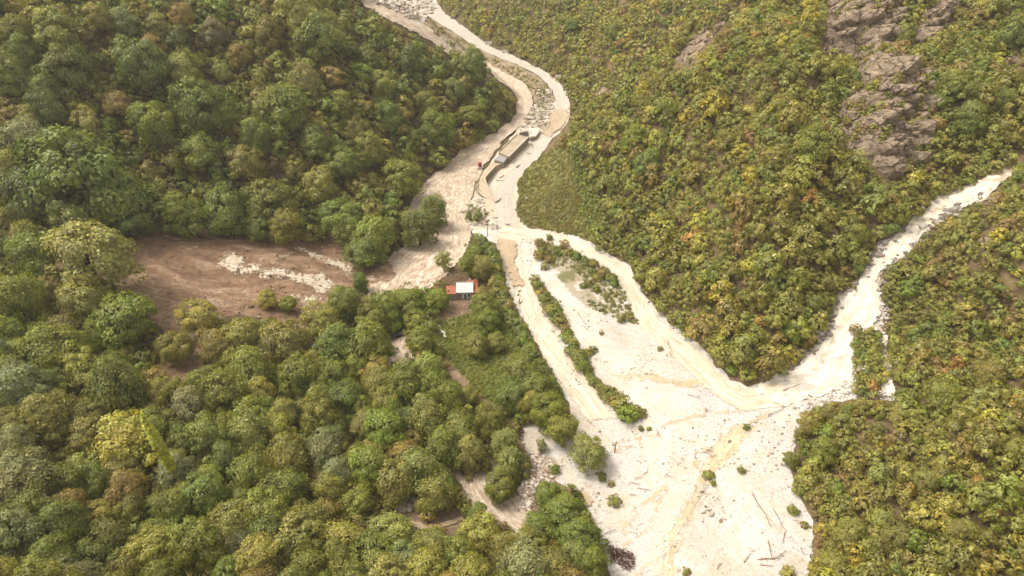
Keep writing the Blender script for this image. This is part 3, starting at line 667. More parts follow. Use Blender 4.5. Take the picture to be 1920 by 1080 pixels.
HAND = [(110,62,46,L_),(265,118,54,D_),(600,62,48,DG_),(125,135,42,D_),(345,125,30,L_),(370,195,50,DG_),(535,205,50,G_),(285,228,44,G_),(375,282,36,G_),(462,302,34,O_),(572,150,32,L_),(415,132,20,L_),
 (42,250,42,GG),(15,318,34,YG),(140,335,84,DG_),(85,200,32,D_),(718,156,28,L_),(725,215,26,DG_),(815,242,32,G_),(752,330,40,G_),(882,212,24,G_),(888,118,32,DG_),(770,118,26,D_),(690,108,26,DG_),(640,300,36,DG_),
 (225,385,60,DG_),(60,360,55,D_),(640,405,42,DG_),(700,440,40,G_),(600,340,40,O_),(500,375,42,G_),(420,395,44,DG_),(340,400,40,G_),(535,420,36,O_),(560,30,40,O_),(480,250,32,DG_),(640,200,30,G_),(420,215,30,G_),
 (20,140,36,DG_),(180,30,30,O_),(230,40,26,GG),(300,50,28,O_),(400,60,26,GG),(450,100,24,B_),(500,60,28,O_),(340,30,24,B_),(160,230,34,O_),(215,190,28,B_),(690,280,30,O_),(590,265,34,DG_),(850,165,24,DG_),(800,190,24,G_),
 (165,480,72,L_),(60,470,50,G_),(30,560,55,G_),(228,590,58,G_),(95,650,55,G_),(150,560,40,O_),(135,420,38,L_),(368,590,38,YG),(405,655,40,O_),(450,635,44,O_),(330,650,34,O_),(470,700,46,G_),(150,690,46,YG),(85,780,44,O_),(40,720,50,GG),
 (220,730,55,DG_),(320,740,36,O_),(230,825,54,Y_),(30,900,58,GG),(120,900,44,G_),(110,980,46,DG_),(30,1000,50,GG),(170,820,44,O_),(240,920,40,B_),(330,960,44,G_),(390,810,44,DG_),(330,890,36,GG),(465,812,44,L_),(470,890,46,G_),
 (420,740,44,G_),(540,860,44,O_),(560,700,46,G_),(530,640,44,O_),(600,780,42,G_),(610,840,38,GG),(645,740,40,DG_),(640,650,44,DG_),(690,650,46,G_),(600,600,36,O_),(500,560,18,YG),(540,568,18,G_),(645,565,34,DG_),(675,530,18,DG_),
 (380,930,44,DG_),(430,975,46,O_),(370,1020,50,G_),(280,1030,44,YG),(200,1010,40,O_),(90,1040,44,G_),(500,960,46,G_),(560,1000,50,O_),(480,1040,46,YG),(620,920,36,O_),(640,1010,42,YG),(580,1060,40,G_),(700,1040,44,G_),
 (760,1000,0,O_),(720,800,44,G_),(690,870,46,G_),(740,900,40,O_),(780,880,42,L_),(815,925,36,O_),(760,720,40,G_),(800,690,34,L_),(800,780,42,L_),(840,740,36,G_),(860,800,40,G_),(790,640,34,G_),(830,840,38,G_),(880,850,36,L_),
 (920,790,34,G_),(945,830,34,L_),(955,865,32,L_),(975,690,34,G_),(1000,720,34,G_),(1030,770,36,G_),(1055,800,34,G_),(960,740,34,DG_),(1102,845,34,L_),(1000,650,0,G_),
 (938,912,30,G_),(900,1000,40,YG),(950,1030,38,O_),(860,1040,38,G_),(1015,990,36,G_),(1060,960,40,G_),(1090,1010,40,G_),(1110,1060,36,G_),(1040,1060,38,O_),(1030,930,30,G_),(1075,1040,30,L_),
 (800,1060,40,YG),(760,1050,36,GG),(730,970,0,O_),(722,575,34,G_),(765,565,32,G_),(700,600,34,G_),(740,560,20,L_),(780,600,26,G_),(820,560,23,BG_),(640,480,0,G_),(905,560,22,O_),(915,600,24,G_),(893,645,24,O_),(930,640,20,O_),
 (785,425,36,DG_),(812,400,28,G_),(765,410,22,G_),(680,470,34,DG_),(712,480,16,G_),(725,440,20,DG_),(655,430,30,G_),(700,690,30,O_),(850,600,0,G_),
 (905,500,26,O_),(890,470,20,G_),(870,520,0,O_),(640,955,16,Y_),(578,770,9,R_)]
hand_done = []
for (u, v, r, t) in HAND:
    if r < 5: continue
    P, R = put_px(u, v, r); occupy(P[0], P[1], R*.8)
    bt = big_tree(P, R, t, u=u, v=v)
    if (u, v) == (230, 825):
        bt.children[0].color = (.33, .31, .055, 1); bt.children[0].data = BIG[4]; bt.children[0].rotation_euler = (0, 0, 1); bt.children[0].scale = (R*1.2, R*1.1, R*.95)
        bt['label'] = 'broad golden yellow tree beside the leaning poplar'
# thin trees that stand in the brown river
for (u, v, r, lab) in [(832,492,17,'slender pale green tree standing alone in the brown river left of the hedge'), (880,497,20,'sparse olive tree beside the brown river above the white-roofed house'),
                       (765,450,15,'thin green sapling standing in the brown river below the wooded island'), (710,480,14,'slender dark tree at the mouth of the brown mudslide'),
                       (895,405,9,'small green tree on the gravel spit beside the river rapids'), (880,405,8,'low green tree left of another on the gravel spit'), (1016,836,12,'small lone dark green tree on white gravel between two tree rows')]:
    P, R = put_px(u, v, r, 1.3)
    big_tree(P, R, 'green' if u != 1016 else 'deep green', AIRY[u % 3], 'slender trees left standing in the flood', lab, name='slender_tree', hk=1.35, trunkset=STEM)
e = empty('poplar_tree', tuple(hit(350., 930.))); c = link('crown', POP, e); c.color = (.42, .45, .065, 1); c.scale = (3.6, 3.6, 4.5); c.location = (0, 0, 17.5)
t = link('trunk', STEM[0], e); t.scale = (14, 14, 26); e.rotation_euler = (0, math.radians(-5), 0)
tag(e, 'tall narrow bright green poplar leaning left beside the golden yellow tree', 'tree')

# automatic fill, biggest first
def candidates(poly, n, lo=(-60, -120), hi=(1980, 1180)):
    u = rng.uniform(lo[0], hi[0], n); v = rng.uniform(lo[1], hi[1], n); k = inpoly(u, v, poly); return u[k], v[k]
def clear_of_bare(P, R, hc, masks, strict=.65):
    """true where the crown would not cover a part of the photo that is bare"""
    ok = np.ones(len(P), bool)
    for dx, dz in ((0, hc), (strict, hc), (-strict, hc), (0, hc+R*strict), (0, hc-R*.4)):
        Q = P.copy(); Q[:, 0] += dx*(R if np.ndim(R) else R) if abs(dx) > 0 else 0; Q[:, 2] += dz
        u, v, _ = project(Q)
        for m in masks: ok &= ~in_mask(m, u, v)
    return ok
MAIN_LEFT = [(-500,1300),(-500,-200),(640,-200),(680,-5),(765,50),(845,98),(912,128),(968,178),(968,210),(925,250),(850,298),(785,345),(755,372),(745,470),(700,500),(745,545),(850,505),(905,452),(925,460),(950,560),(1000,640),(1065,760),(1060,850),(1000,900),(1090,930),(1150,1100),(1150,1300)]
auto = []
def dart(poly, n, rmin, rmax, sizef, k, strict, masks, pick):
    u, v = candidates(poly, n); P = hit(u, v); R = sizef(P, u, v)*rng.uniform(rmin, rmax, len(u)); _, _, dep = project(P)
    ok = np.ones(len(P), bool); hc = R*1.15
    for dx, dz in ((0, 0), (strict, 0), (-strict, 0), (0, strict), (0, -.5)):
        Q = P.copy(); Q[:, 0] += dx*R; Q[:, 2] += hc+dz*R; a, b, _ = project(Q)
        for m in masks: ok &= ~in_mask(m, a, b)
    idx = np.where(ok)[0]; res = []
    for i in idx:
        x, y = P[i, 0], P[i, 1]
        if free(x, y, R[i], k):
            occupy(x, y, R[i]); res.append((P[i], R[i], u[i], v[i], dep[i]))
    return res
# medium and big crowns between the hand-placed ones
LAWNM = mask_of(LAWN, [(845,870),(935,895),(990,960),(985,985),(930,975),(880,940)])
lf = dart(MAIN_LEFT, 9000, 3.4, 6.2, lambda P, u, v: 1-.25*np.clip(fbm(P[:, 0]/30, P[:, 1]/30, 5, 2), -1, 1), .62, .8, (BARE, LAWNM), None)
def pick_left(u, v, P):
    n = fbm(P[0]/35, P[1]/35, 77, 2) + rng.normal()*.35
    if v < 440:
        w = [(DG_, .26), (D_, .10), (G_, .22), (O_, .26), (B_, .10), (L_, .04), (YG, .02)]
    else: w = [(DG_, .16), (G_, .32), (O_, .24), (L_, .10), (YG, .08), (GG, .06), (B_, .04)]
    k = [a for a, b in w]; p = np.array([b for a, b in w]); p = p*np.exp(n*np.linspace(-1, 1, len(p))); return k[rng.choice(len(k), p=p/p.sum())]
def in_view(P, R):
    a, b, d = project(np.array(P)+np.array([0, 0, R])); m = R*FPX/d; return (-m < a < 1920+m) and (-m < b < 1080+m)
lf = [q for q in lf if in_view(q[0], q[1])]
lf.sort(key=lambda q: -q[1]/q[4])
left_room = 296-N_TREE[0]
woodland = []   # (P, R, tint, lod)
for q in lf[:left_room]: big_tree(q[0], q[1], pick_left(q[2], q[3], q[0]))
for q in lf[left_room:]: woodland.append((q[0], q[1], pick_left(q[2], q[3], q[0]), 'a'))
# undergrowth and young trees of the left side
def und_tint(v): 
    k = [O_, B_, G_, YG, 'rusty', Y_]; p = [.36, .26, .22, .10, .05, .01]; return k[rng.choice(6, p=p)]
cell.clear()
us = dart(MAIN_LEFT, 46000, 1.5, 3.1, lambda P, u, v: np.ones(len(P)), .62, .5, (BARE, LAWNM), None)
GAP = [(700,640),(800,640),(1000,940),(960,1000),(1060,1100),(940,1100),(700,900)]
for q in us:
    if inpoly(q[2], q[3], GAP) and rng.random() < .6: continue
    woodland.append((q[0], q[1], und_tint(q[3]), 'b' if q[4] > 420 else 'a'))
# the right-hand slopes
rs_ = dart(RIGHT_ZONE, 1500, 3.2, 4.9, lambda P, u, v: np.ones(len(P)), .6, .7, (BARE, CL), None)
rs_ += dart(LOWER_ZONE, 500, 2.6, 3.9, lambda P, u, v: np.ones(len(P)), .6, .7, (BARE, CL), None)
rs_ += dart(RIGHT_ZONE, 70000, 1.6, 3.3, lambda P, u, v: 1+.15*np.clip(fbm(P[:, 0]/25, P[:, 1]/25, 8, 2), -1, 1), .47, .6, (BARE, CL), None)
rs_ += dart(LOWER_ZONE, 26000, 1.2, 2.7, lambda P, u, v: np.ones(len(P)), .47, .55, (BARE, CL), None)
m_is = mask_of(ISLET)
BARE2 = BARE & ~m_is
u_ = rng.uniform(1598, 1658, 260); v_ = rng.uniform(625, 748, 260); k_ = inpoly(u_, v_, ISLET); u_, v_ = u_[k_], v_[k_]
isl = []
for P_, a_, b_ in zip(hit(u_, v_), u_, v_):
    r_ = rng.uniform(1.3, 2.1)
    if free(P_[0], P_[1], r_, .42): occupy(P_[0], P_[1], r_); isl.append((P_, r_, a_, b_, float(project(P_)[2])))
rs_ += isl
def pick_right(P, u, v):
    n = fbm(P[0]/22, P[1]/22, 99, 3) + rng.normal()*.28
    k = [DG_, G_, O_, O_, YG, L_, YG, B_, 'golden yellow', 'rusty', 'orange']
    p = np.array([.04, .13, .25, .20, .15, .11, .05, .06, .016, .015, .003])
    sh = np.array([-2, -1.5, -.6, 0, .6, -.4, .8, .8, 2.2, 1.6, 2.2]); p = p*np.exp(sh*n*1.4); return k[rng.choice(11, p=p/p.sum())]
vis = [q for q in rs_ if in_view(q[0], q[1])]; vis.sort(key=lambda q: -q[1]/q[4])
# notable bigger crowns of the right slopes
BIGR = [(1535,778,16,O_),(1562,774,15,YG),(1592,768,14,G_),(1622,764,13,O_),(1650,765,14,B_),(1678,762,14,O_),(1695,740,14,G_),(1684,700,12,O_),(1680,660,12,G_),(1690,600,14,O_),(1500,815,14,O_),(1485,860,16,G_),(1190,262,26,G_),(1216,305,26,DG_),(1522,272,36,G_),(1280,398,20,L_),(1605,440,24,YG),(1640,80,0,G_),(1700,70,16,G_),(1500,870,0,G_),(1545,850,30,G_),(1770,735,34,G_),(1820,225,34,G_),(1900,60,30,DG_),(1790,160,24,G_),
 (1150,60,16,G_),(1075,45,14,DG_),(1600,350,20,O_),(1480,330,20,YG),(1430,560,22,G_),(1490,620,22,G_),(1680,1010,30,O_),(1800,1000,28,O_),(1740,900,26,O_),(1860,960,18,R_),(1835,905,14,R_),(1700,880,20,YG),(1600,1000,28,O_),(1560,1060,28,YG),(1900,840,26,O_),(1860,700,26,O_),(1520,790,22,O_),(1560,770,20,O_),(1700,120,18,G_),(1880,190,22,G_)]
nR = 0
def small_tree(P, R, tint, u, v, label=None, group='small trees of the right-hand slopes', name='hillside_tree', me=None, reg=None):
    o = link(name, me or SMALL[int(rng.integers(6))], None, tuple(P)); o.scale = (R, R, R*rng.uniform(.95, 1.25)); o.rotation_euler = (rng.uniform(-.08, .08), rng.uniform(-.08, .08), rng.uniform(0, 6.28))
    o.color = (*tintv(tint), 1); size = 'sizeable' if R > 3 else 'tiny' if R < 1.2 else 'small'
    tag(o, label or ulabel(size, tint, 'tree' if name == 'hillside_tree' else 'shrub', u, v, reg), 'tree' if name == 'hillside_tree' else 'shrub', group); return o
for (u, v, r, t) in BIGR:
    if r < 5: continue
    P, R = put_px(u, v, r); big_tree(P, R, t, u=u, v=v, group='small trees of the right-hand slopes', name='hillside_tree'); nR += 1
for q in vis[:298-nR]: small_tree(q[0], q[1], pick_right(q[0], q[2], q[3]), q[2], q[3])
scrub = [(q[0], q[1], pick_right(q[0], q[2], q[3]), 'a' if q[4] < 330 else 'b' if q[4] < 520 else 'c') for q in vis[298-nR:]]
def merged(name, items, label, cat, hk=1.15):
    Vs, Fs, Cs, b = [], [], [], 0
    for P, R, t, q in items:
        V, F, C = LOD[q][int(rng.integers(5))]; a = rng.uniform(0, 6.28); ca, sa = math.cos(a), math.sin(a)
        W_ = np.empty_like(V); W_[:, 0] = (V[:, 0]*ca-V[:, 1]*sa)*R+P[0]; W_[:, 1] = (V[:, 0]*sa+V[:, 1]*ca)*R+P[1]; W_[:, 2] = (V[:, 2]+.75*hk)*R*rng.uniform(.9, 1.25)+P[2]
        Vs.append(W_); Fs.append(F+b); Cs.append(C*np.array(tintv(t, .18))); b += len(V)
    me = mesh_np(name, np.concatenate(Vs), np.concatenate(Fs), [M['leaf']], col=np.concatenate(Cs))
    o = tag(link(name, me), label, cat, kind='stuff'); return o
merged('undergrowth', woodland, 'brownish and green undergrowth filling the gaps between the big trees on the left', 'undergrowth')
merged('hillside_scrub', scrub, 'yellow-green scrub covering the slopes on the right side', 'scrub')
print('woodland', len(woodland), 'scrub', len(scrub), 'left trees', N_TREE[0], 'vis', len(vis), 'lf', len(lf))
# ------------------------------------------------------------------ rock outcrops
tr_ = NT('limestone_cliff'); g_ = tr_.geo()
n1 = tr_.noise(.55, 9, .75, tr_.scaled(g_, (.45, 1.3, 1.6)), .8); n2 = tr_.noise(2.4, 6, .8, g_); n3 = tr_.noise(.20, 5, .7, g_)
vo = tr_.n('TexVoronoi', feature='DISTANCE_TO_EDGE'); vo.inputs['Scale'].default_value = .17; dn = tr_.n('Mix', data_type='VECTOR'); dn.inputs[0].default_value = .12
nv = tr_.n('TexNoise'); nv.inputs['Scale'].default_value = .5; nv.inputs['Detail'].default_value = 5; tr_.l(g_, nv.inputs['Vector']); va = tr_.n('VectorMath', operation='MULTIPLY_ADD'); tr_.l(nv.outputs['Color'], va.inputs[0]); va.inputs[1].default_value = (3.5, 3.5, 3.5); tr_.l(tr_.scaled(g_, (1, .8, 1.5)), va.inputs[2]); tr_.l(va.outputs[0], vo.inputs['Vector'])
c_ = tr_.ramp(n1, [(.30, (.16, .125, .10)), (.40, (.32, .26, .21)), (.50, (.50, .43, .36)), (.66, (.74, .67, .58))])
c_ = tr_.mix(1.0, c_, tr_.ramp(n2, [(.3, (.52, .45, .38)), (.7, (1.25, 1.12, .98))]), 'MULTIPLY'); ck = tr_.ramp(vo.outputs['Distance'], [(0, .35), (.035, 1.0)]); c_ = tr_.mix(1.0, c_, ck, 'MULTIPLY')
c_ = tr_.mix(tr_.ramp(n3, [(.56, 0.0), (.64, .7)]), c_, (.22, .18, .08))
ad = tr_.n('Math', operation='ADD'); tr_.l(n1, ad.inputs[0]); tr_.l(ck, ad.inputs[1]); M['rock'] = tr_.pbr(c_, .95, tr_.bump(ad.outputs[0], 1.0, 1.8), .2)
M['stone'] = m_simple('pale_stone', (.52, .48, .43), .95, .35, 1.1, .1, .08)
CL_LAB = ['large grey rock face with two ribs at the head of the ravine', 'pale rock rib in the uppermost corner of the ravine', 'broad brown and grey cliff with ledges below the ravine head',
          'long thin streak of bare rock on the upper slope', 'small white rock patch beside the round yellow tree above the torrent', 'broken pale rocks showing through scrub beside the upper torrent',
          'grey boulder strip on the middle spur', 'narrow pale ledge at the foot of the middle spur', 'small pink bare patch above the road bend', 'shaded rock behind dark trees at the edge of the slope']
def ridged(x, y, s): return 1-np.abs(fbm(x, y, s, 4))*2.2
for i, poly in enumerate(CLIFFS):
    big = i in (0, 1, 2); am = 9.0 if big else 2.6
    def rel(x, y, am=am, i=i):
        r = am*(.25+.75*np.clip(ridged((x+y*.3)/26, (y-x*.3)/9, 80+i), -.3, 1))*(1+.5*fbm(x/9, y/9, 70+i, 2))+(1.3 if am > 4 else .6)*fbm(x/3.0, y/3.0, 90+i, 4)
        st = 1.1; q = r/st; return st*(np.floor(q)+np.clip((q-np.floor(q))*2.2, 0, 1))-.3
    o = sheet('rock_outcrop', poly, M['rock'], .2, 16 if big else 7, .8, 60+i, None, rel, kind=None, fade=9 if big else 5)
    o.data.polygons.foreach_set('use_smooth', [False]*len(o.data.polygons))
    tag(o, CL_LAB[i], 'rock', 'bare rock on the right-hand mountainside')
u_ = rng.uniform(1240, 1920, 14000); v_ = rng.uniform(0, 600, 14000); k_ = in_mask(CL, u_, v_) & (fbm(u_/16+v_/30, v_/60-u_/90, 55, 3) > .0); cs = []
outs = [o for o in COL.objects if o.name.startswith('rock_outcrop')]; bpy.context.view_layer.update()
for P_ in hit(u_[k_], v_[k_]):
    for o in outs:
        h_, q_, _, _ = o.ray_cast(Vector((P_[0], P_[1], 300)), Vector((0, 0, -1)))
        if h_: cs.append((np.array(q_), rng.uniform(.5, 1.7), ['olive brown', 'olive green', 'rusty', 'olive green', 'green', 'yellow green'][int(rng.integers(6))], 'b')); break
merged('cliff_scrub', cs, 'sparse brown and green scrub clinging to the ledges of the cliffs', 'scrub', .9)
# ------------------------------------------------------------------ loose stones
def ico():
    t = (1+5**.5)/2; v = np.array([(-1,t,0),(1,t,0),(-1,-t,0),(1,-t,0),(0,-1,t),(0,1,t),(0,-1,-t),(0,1,-t),(t,0,-1),(t,0,1),(-t,0,-1),(-t,0,1)])/1.9
    f = np.array([(0,11,5),(0,5,1),(0,1,7),(0,7,10),(0,10,11),(1,5,9),(5,11,4),(11,10,2),(10,7,6),(7,1,8),(3,9,4),(3,4,2),(3,2,6),(3,6,8),(3,8,9),(4,9,5),(2,4,11),(6,2,10),(8,6,7),(9,8,1)])
    return v, f
IV, IF = ico()
def stones(name, P, R, label, cat, cols, mat):
    Vs, Fs, Cs = [], [], []
    for k, (p, r) in enumerate(zip(P, R)):
        A = rng.normal(size=(3, 3)); q, _ = np.linalg.qr(A); s = np.array([rng.uniform(.7, 1.3), rng.uniform(.6, 1.1), rng.uniform(.45, .8)])
        V = (IV*rng.uniform(.8, 1.2, (12, 1))) @ q * s * r + p + np.array([0, 0, .15*r]); Vs.append(V); Fs.append(IF+12*k); Cs.append(np.tile(cols[rng.integers(len(cols))], (12, 1)))
    me = mesh_np(name, np.concatenate(Vs), np.concatenate(Fs), [mat], col=np.concatenate(Cs)); return tag(link(name, me), label, cat, kind='stuff')
ts = NT('loose_stone'); at_ = ts.n('Attribute'); at_.attribute_name = 'Col'
M['loose'] = ts.pbr(ts.mix(1.0, at_.outputs['Color'], ts.ramp(ts.noise(3, 4, .7, ts.geo()), [(.3, .75), (.7, 1.15)]), 'MULTIPLY'), .95, None, .1)
def scatter(poly, n):
    a = np.array(poly, float); u = rng.uniform(a[:, 0].min(), a[:, 0].max(), n); v = rng.uniform(a[:, 1].min(), a[:, 1].max(), n); k = inpoly(u, v, poly); return u[k], v[k]
u, v = scatter(FAN, 26000); keep = (fbm(u/40, v/30, 7, 3)+rng.normal(size=len(u))*.25 > .22) & (v < 1090); keep &= ~(inpoly(u, v, rib_poly(TORRENT))|inpoly(u, v, rib_poly(CHANNEL))|inpoly(u, v, rib_poly(ROAD)))
P = hit(u[keep], v[keep]); P[:, 2] += .2
stones('fan_stones', P, rng.gamma(1.3, .09, len(P))+.06, 'pale and grey stones strewn over the gravel fan', 'stones', [(.62, .57, .50), (.55, .50, .43), (.46, .40, .33), (.64, .60, .54), (.30, .23, .17)], M['loose'])
g1 = [(1440,712),(1490,680),(1545,620),(1575,560),(1555,600),(1512,662),(1482,690),(1450,712)]; g2 = [(1600,748),(1542,762),(1480,768),(1540,745),(1590,715),(1605,690),(1622,655),(1640,622),(1652,560),(1668,580),(1658,625),(1672,700),(1682,752)]
for ci_, nb_ in ((0, 75), (1, 30), (2, 85), (3, 25)):
    u, v = scatter(CLIFFS[ci_], nb_*6); o_ = outs[ci_]; Vs, Fs = [], []
    for P_ in hit(u[:nb_], v[:nb_]):
        h_, q_, _, _ = o_.ray_cast(Vector((P_[0], P_[1], 300)), Vector((0, 0, -1)))
        if not h_: continue
        r_ = rng.gamma(3, .55)+.6; ang = -.9+rng.normal()*.35; ca, sa = math.cos(ang), math.sin(ang)
        V = np.clip(IV*rng.uniform(.8, 1.25, (12, 1)), -.8, .8)*np.array([1.9, .75, 1.0])*r_; V = np.stack([V[:, 0]*ca-V[:, 1]*sa, V[:, 0]*sa+V[:, 1]*ca, V[:, 2]+V[:, 0]*.45], 1)
        Fs.append(IF+12*len(Vs)); Vs.append(V+np.array(q_)+np.array([0, 0, -.1*r_]))
    tag(link('cliff_ledges', mesh_np('cliff_ledges', np.concatenate(Vs), np.concatenate(Fs), [M['rock']])), ['jagged ledges breaking out of the large grey rock face', 'jagged ledges on the rock rib in the uppermost corner', 'jagged ledges breaking out of the broad cliff', 'broken blocks along the thin streak of bare rock'][ci_], 'ledges', kind='stuff')
for poly, nn, lab in ((g1, 500, 'grey boulders along the left foot of the white torrent'), (g2, 700, 'broken boulders heaped on the right of the torrent mouth')):
    u, v = scatter(poly, nn*3); P = hit(u[:nn], v[:nn]); P[:, 2] += .25
    stones('torrent_boulders', P, rng.gamma(1.6, .14, len(P))+.12, lab, 'boulders', [(.66, .62, .56), (.6, .55, .49), (.4, .34, .3), (.7, .67, .62)], M['loose'])
tb = dens([(1700, 405), (1660, 460), (1622, 500), (1570, 558), (1540, 630), (1480, 690)], 4, False); tb2 = dens([(1850, 372), (1772, 404), (1722, 452), (1672, 500), (1654, 540)], 4, False)
tb = np.concatenate([tb, tb2]); tb = tb[rng.integers(len(tb), size=500)]+rng.normal(size=(500, 2))*7; P = hit(tb[:, 0], tb[:, 1]); P[:, 2] += .3
stones('streamside_rocks', P, rng.gamma(2, .25, len(P))+.15, 'dark wet rocks lining the steep white torrent', 'rocks', [(.3, .26, .23), (.2, .17, .15), (.42, .38, .34)], M['loose'])
u, v = scatter(SCAR, 3200); P = hit(u, v); P[:, 2] += .2
stones('mudslide_rubble', P, rng.gamma(1.4, .12, len(P))+.07, 'small stones and clods scattered over the brown mudslide', 'rubble', [(.45, .36, .28), (.25, .15, .1), (.14, .08, .06), (.36, .25, .18)], M['loose'])
for poly, nn, r0, lab in (([(980,240),(990,212),(1003,196),(1006,160),(1034,170),(1040,205),(1034,232),(1010,242)], 600, .45, 'pale and dark rubble piled between the river and the road bend'),
    ([(690,2),(760,-5),(812,0),(825,14),(800,30),(770,40),(735,18)], 500, .7, 'big pale blocks and rubble on the gravel at the top of the valley'),
    ([(868,385),(905,372),(925,395),(935,428),(885,425),(870,405)], 250, .3, 'grey rubble on the spit between river and road'),
    ([(968,850),(1020,850),(1045,885),(1020,930),(985,960),(965,960),(962,930),(985,900)], 900, .22, 'heap of pale broken rubble between the tree rows and the muddy flood'),
                      ([(730,938),(765,928),(795,932),(798,952),(770,958),(735,955)], 160, .45, 'cluster of big pale boulders under trees beside the near wood track'),
                      ([(560,630),(600,640),(640,660),(625,690),(580,660)], 120, .3, 'reddish rubble at the lower lip of the mudslide')):
    u, v = scatter(poly, nn*3); P = hit(u[:nn], v[:nn]); P[:, 2] += .25
    stones('rubble_heap', P, rng.gamma(2, r0/2, len(P))+.1, lab, 'rubble', [(.56, .49, .42), (.46, .38, .31), (.62, .56, .49), (.30, .22, .17)], M['loose'])

# ------------------------------------------------------------------ shrubs, hedge and grasses
def shrub(u, v, r, tint, label, group, name='shrub', hk=1.0):
    P, R = put_px(u, v, r, .7); o = link(name, LOW[int(rng.integers(4))], None, (P[0], P[1], P[2]+R*.62*hk)); o.scale = (R, R, R*hk); o.rotation_euler = (0, 0, rng.uniform(0, 6.28)); o.color = (*tintv(tint), 1)
    return tag(o, label or ulabel('tall' if R > 2.6 else 'low', tint, 'bush', u, v, 'in the roadside hedge' if 'hedge' in group else 'on the roadside strip' if 'strip' in group else 'on the gravel island'), 'bush', group)
hl = dens([(898, 452), (918, 470), (930, 500), (938, 535), (948, 570), (962, 600), (980, 628), (1000, 660), (1018, 690), (1035, 718), (1050, 745)], 5, False)
for i, (a, b) in enumerate(hl):
    if 585 < b < 600: continue
    shrub(a-3+rng.uniform(-5, 4), b+rng.uniform(-3, 3), rng.uniform(9, 14), ['bright green', 'green', 'deep green', 'grey green'][i % 4], None, 'bushes of the hedge beside the flooded road', 'hedge_bush', 1.4)
ml = [(1003, 525, 12), (1012, 540, 12), (1020, 552, 13), (1026, 566, 14), (1035, 580, 15), (1045, 592, 15), (1052, 606, 13), (1040, 570, 11), (1060, 618, 11), (1062, 632, 12), (1075, 642, 10), (1072, 655, 14), (1085, 668, 15), (1092, 680, 17), (1101, 694, 9), (1106, 703, 9), (1098, 662, 10), (1112, 655, 9),
      (1112, 712, 12), (1122, 722, 10), (1135, 732, 14), (1150, 742, 18), (1165, 758, 18), (1178, 778, 19), (1196, 770, 13), (1170, 775, 14), (1205, 778, 8)]
ml += [((a+c)/2+rng.uniform(-3, 3), (b+d)/2, (r+q)/2*.9) for (a, b, r), (c, d, q) in zip(ml[:-1], ml[1:]) if math.hypot(a-c, b-d) < 34]
for i, (a, b, r) in enumerate(ml): shrub(a, b, r, ['olive green', 'green', 'olive brown', 'green', 'yellow green', 'deep green'][i % 6] if (a, b) != (1178, 778) else 'bright green', None, 'bushes on the strip between road and gravel', 'shrub')
il = [(1012, 455, 9), (1018, 468, 12), (1010, 480, 9), (1030, 445, 7), (1058, 458, 9), (1045, 470, 10), (1068, 472, 9), (1082, 480, 9), (1030, 485, 8), (1098, 490, 9), (1112, 494, 9), (1110, 508, 8), (1130, 512, 10), (1146, 520, 11), (1120, 520, 9), (1150, 532, 9), (1104, 530, 8), (1118, 540, 8), (1022, 500, 8), (1095, 535, 7)]
for i, (a, b, r) in enumerate(il): shrub(a, b, r*1.1, ['olive brown', 'green', 'olive green', 'deep green'][i % 4], None, 'bushes on the gravel island')
for (a, b, r, t, lab) in [(1390, 880, 8, 'green', 'tiny round green bush alone on the wide white gravel'), (1330, 890, 11, 'green', 'green leafy bush by the tan creek, upper of a pair on white gravel'), (1337, 905, 7, 'green', 'small bush touching the underside of a larger bush by the tan creek'),
    (1153, 939, 13, 'olive green', 'round olive bush on white gravel right of the brown root bank'), (1040, 878, 12, 'green', 'ragged bush beside the lone small tree on white gravel'), (1128, 892, 11, 'deep green', 'dark leaning bush below the big bright tree on gravel'), (1146, 906, 7, 'olive brown', 'small brownish tuft just right of the dark leaning bush'),
    (1487, 955, 11, 'green', 'thin green bush at the gravel edge by the right wood'), (1510, 984, 9, 'olive green', 'olive tuft at the gravel edge, below another thin bush'), (1202, 803, 6, 'deep green', 'small dark tuft below the end of the shrub strip'), (1218, 804, 5, 'deep green', 'tiniest dark tuft right of another one below the shrub strip'),
    (1400, 800, 7, 'green', 'small bush beside the crossing creeks in the middle of the gravel'), (1288, 1072, 10, 'olive green', 'olive bush at the bottom edge of the gravel'), (1478, 1074, 14, 'yellow green', 'yellow-green bush at the bottom right edge of the gravel'), (1128, 624, 5, 'olive brown', 'wispy tuft on the pale gravel right of the shrub strip'), (1238, 653, 6, 'green', 'small tuft beside the cream stream above the spur tip'),
    (1165, 598, 9, 'olive green', 'low green patch at the lower end of the gravel island'), (1180, 590, 9, 'olive green', 'low green patch by the cream stream at the gravel island end')]:
    shrub(a, b, r, t, lab, 'lone bushes on the gravel', 'shrub', .9)
def low_growth(name, poly, n, R0, R1, tints, label, lod='b', cond=None):
    u, v = scatter(poly, n)
    if cond is not None: k = cond(u, v); u, v = u[k], v[k]
    its = [(p, rng.uniform(R0, R1), tints[int(rng.integers(len(tints)))], lod) for p in hit(u, v)]
    return merged(name, its, label, 'vegetation', .55)
low_growth('meadow_grass', MEADOW, 2600, .4, .85, [O_, B_, B_, 'grey green', O_], 'rough olive grass and herbs on the meadow right of the road')
low_growth('meadow_herbs', [(1075,290),(1110,300),(1130,370),(1135,430),(1100,440),(1085,380)], 400, .8, 1.6, [G_, DG_, L_, G_], 'taller green herbs along the upper side of the meadow')
low_growth('lawn_grass', LAWN, 3800, .3, .65, [O_, G_, G_, L_, BG_], 'thin grass of the clearing behind the white-roofed house')
low_growth('island_grass', [(1100,565),(1150,570),(1185,585),(1202,612),(1150,595),(1110,580)], 260, .3, .7, [L_, O_, G_, 'grey green'], 'green grass at the lower tip of the gravel island')
